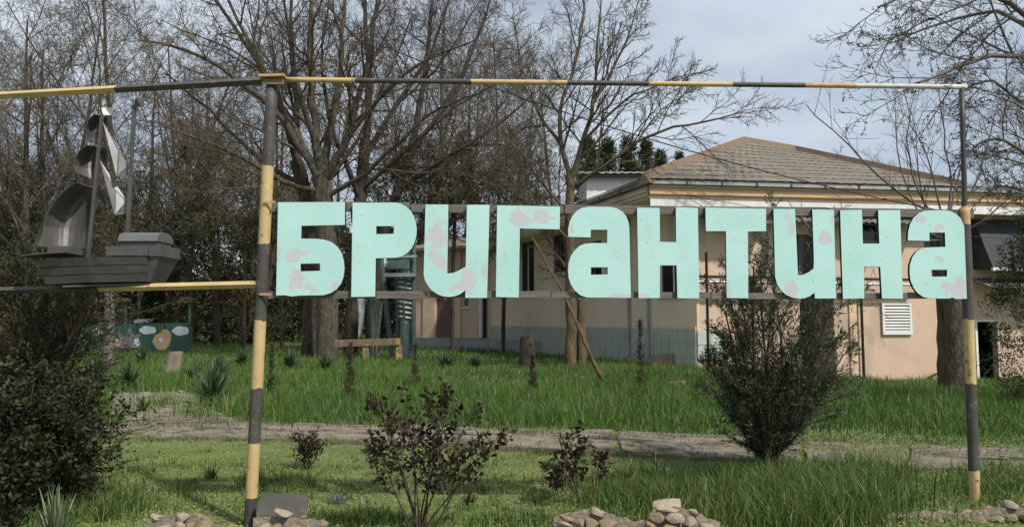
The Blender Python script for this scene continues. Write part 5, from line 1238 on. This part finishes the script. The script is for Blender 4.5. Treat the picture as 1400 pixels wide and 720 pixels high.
# ------------------------------------------------------------------ grass
def on_path(px, py):
    f, b = interp(PATH_FRONT, px) if -60 < px < 1480 else 0, interp(PATH_BACK, px) if -60 < px < 1480 else 0
    if b-1+1.5*math.sin(px*.05)+1.5*math.sin(px*.13) < py < f+4+1.5*math.sin(px*.07)+1.5*math.sin(px*.21): return True
    return 150 < px < 330 and 536 < py < 584 and px < 330-(584-py)*1.5
def topx(x, y, z):
    v = (x, y, z-CAMZ); c, s = math.cos(TH), math.sin(TH); dep = v[1]*c+v[2]*s; up = -v[1]*s+v[2]*c
    return 700+FPX*v[0]/dep, 360-FPX*up/dep
def in_stand(x, y): return False
def grasses():
    nr = np.random.default_rng(17)
    def scatter(n, y0, y1, power=1.0, margin=60):
        # density falls with distance
        u = nr.random(n); Y = y0*(y1/y0)**(u**power); half = Y*(760+margin)/FPX; X = nr.uniform(-1, 1, n)*half; return X, Y
    cor = P(953, 470, 26); far = P(672, 470, 44); rt = P(1480, 470, 28.2)
    def keepmask(X, Y, prob_path=.05):
        m = np.ones(len(X), bool)
        for i in range(len(X)):
            px, py = topx(X[i], Y[i], terrain(X[i], Y[i]))
            if on_path(px, py) and not (math.sin(X[i]*2.3+1.1*math.sin(X[i]*.9))*math.sin(Y[i]*3.1+X[i]) > .62-(1.0 if px > 1080 else 0) and nr.random() < .6) and nr.random() > prob_path: m[i] = False
            # inside the building
            x, y = X[i], Y[i]
            if y > 25.5 and x > cor.x+(far.x-cor.x)*(y-26)/18-.9 and y > 26+(x-cor.x)*.15*(x > cor.x)-.1: m[i] = False
        return m
    # short lawn
    X, Y = scatter(110000, 4.8, 10.6); m = keepmask(X, Y, .02); X, Y = X[m], Y[m]
    v = .55+.16*np.sin(X*1.7+Y*.9+2*np.sin(Y*1.1))+.14*np.sin(X*.6-Y*2.1)+.16*np.sin(X*4.3+2*np.sin(Y*3.7))*np.sin(Y*4.9+1.5*np.sin(X*3.1)); v = np.clip(v, 0, 1)
    H = nr.uniform(.018, .045, len(X))*(.6+.6*v); t = np.clip(.4*nr.random(len(X))+.65*v-.05, 0, 1)
    pm = np.array([on_path(*topx(a, c, terrain(a, c))) for a, c in zip(X, Y)]); H = np.where(pm, H*1.6+.05, H)
    o = link('lawn_grass', grass_mesh('lawn_grass', X, Y, H, nr.uniform(.005, .012, len(X)), nr, .7, t), M['lawn']); tag(o, 'short mottled green lawn between the stones and the path', 'grass', kind='stuff')
    # clover-like low leaves
    X, Y = scatter(45000, 4.8, 10.2); m = keepmask(X, Y, .0); X, Y = X[m], Y[m]
    C = np.stack([X, Y, np.array([terrain(a, b) for a, b in zip(X, Y)])+nr.uniform(.01, .045, len(X))], 1)
    o = link('lawn_weeds', leaf_mesh('lawn_weeds', C, nr.normal(size=C.shape)*[1, 1, .25], .022, .013, nr, flat=True, tint=np.clip(.3*nr.random(len(X))+.15+.5*(.5+.25*np.sin(X*4.3+2*np.sin(Y*3.7))*np.sin(Y*4.9+1.5*np.sin(X*3.1))+.2*np.sin(X*1.7+Y*.9)), 0, 1)), M['lawn']); tag(o, 'low leafy weeds scattered through the short lawn', 'weeds', kind='stuff')
    # tufts of tall grass near the stones and right bank
    bl = []
    for (px, py, sx, sy, n, h) in ((1090, 690, 120, 38, 9000, .24), (880, 680, 70, 22, 3800, .2), (1180, 660, 60, 25, 2600, .2), (1000, 665, 60, 20, 1800, .16), (400, 660, 40, 12, 500, .10), (165, 690, 40, 20, 900, .14), (345, 665, 12, 14, 260, .16), (1360, 660, 60, 25, 2200, .15), (60, 705, 80, 14, 900, .18), (700, 715, 70, 10, 700, .10), (500, 712, 60, 10, 700, .1), (620, 650, 40, 10, 500, .09)):
        for i in range(n):
            a, c = px+nr.normal(0, sx*.55), py+nr.normal(0, sy*.55)
            if c > 745 or c < 640: continue
            g = G(a, c); bl.append((g.x, g.y, h*nr.uniform(.5, 1.25)))
    for k in range(420):
        a, c = nr.uniform(120, 1380), 612+105*nr.random()**.7
        if on_path(a, c): continue
        g = G(a, c); hh = nr.uniform(.05, .12); rr_ = nr.uniform(.03, .11)
        for i in range(int(nr.uniform(8, 34))): bl.append((g.x+nr.normal(0, rr_), g.y+nr.normal(0, rr_), hh*nr.uniform(.5, 1.2)))
    for k in range(170):
        a = nr.uniform(150, 1150); c = interp(PATH_FRONT, a)+nr.uniform(-3, 5) if nr.random() < .5 else interp(PATH_BACK, a)+nr.uniform(-2, 7); g = G(a, c); rr_ = nr.uniform(.05, .2)
        for i in range(int(nr.uniform(14, 50))): bl.append((g.x+nr.normal(0, rr_), g.y+nr.normal(0, .06), nr.uniform(.04, .13)))
    B = np.array(bl); o = link('tall_tufts', grass_mesh('tall_tufts', B[:, 0], B[:, 1], B[:, 2], nr.uniform(.006, .013, len(B)), nr, .55), M['tall']); tag(o, 'tufts of long grass by the stones and the right post', 'grass', kind='stuff')
    # meadow behind the path
    X, Y = scatter(125000, 9.4, 30, .9); px = 700+FPX*X/Y; py = 440+1.6*FPX/Y
    back = np.array([interp(PATH_BACK, a) if -60 < a < 1480 else 590 for a in px]); m = (py < back-1)
    X, Y = X[m], Y[m]; m = keepmask(X, Y, .08); X, Y = X[m], Y[m]
    v = .5+.2*np.sin(X*.9+Y*.5+1.3*np.sin(Y*.7))+.2*np.sin(X*.37-Y*.8+1)+.18*np.sin(X*2.1+1.7*np.sin(Y*1.3)); v = np.clip(v, 0, 1); edge = np.clip((Y-10.2)/1.2, .25, 1)
    H = nr.uniform(.10, .34, len(X))*(.5+.9*v)*edge; t = np.clip(.45*nr.random(len(X))+.35*v, 0, .8); t = np.where(nr.random(len(X)) < .03, 1., t)
    o = link('meadow_grass', grass_mesh('meadow_grass', X, Y, H, nr.uniform(.010, .022, len(X)), nr, .4, t), M['tall']); tag(o, 'tall green meadow grass between the path and the building', 'grass', kind='stuff')
    # far meadow
    X, Y = scatter(45000, 28, 84, .9); m = (X < 4.5) | (Y < 26); X, Y = X[m], Y[m]; m = keepmask(X, Y); X, Y = X[m], Y[m]
    H = nr.uniform(.12, .32, len(X)); o = link('far_grass', grass_mesh('far_grass', X, Y, H, nr.uniform(.03, .06, len(X)), nr, .4), M['farg']); tag(o, 'sunlit far grass under the wood', 'grass', kind='stuff')
    # litter of dry leaves on the path edge
    n = 5000; a = nr.uniform(-20, 1420, n); bk = np.array([interp(PATH_BACK, q)-nr.uniform(-14, 8) for q in a]); C = []
    for q, w in zip(a, bk): g = G(q, w); C.append((g.x, g.y, g.z+.05))
    C = np.array(C); o = link('leaf_litter', leaf_mesh('leaf_litter', C, nr.normal(size=C.shape)*[1, 1, .15], .026, .014, nr), M['litter']); tag(o, 'dry leaf litter along the back edge of the path', 'leaf litter', kind='stuff')
grasses()
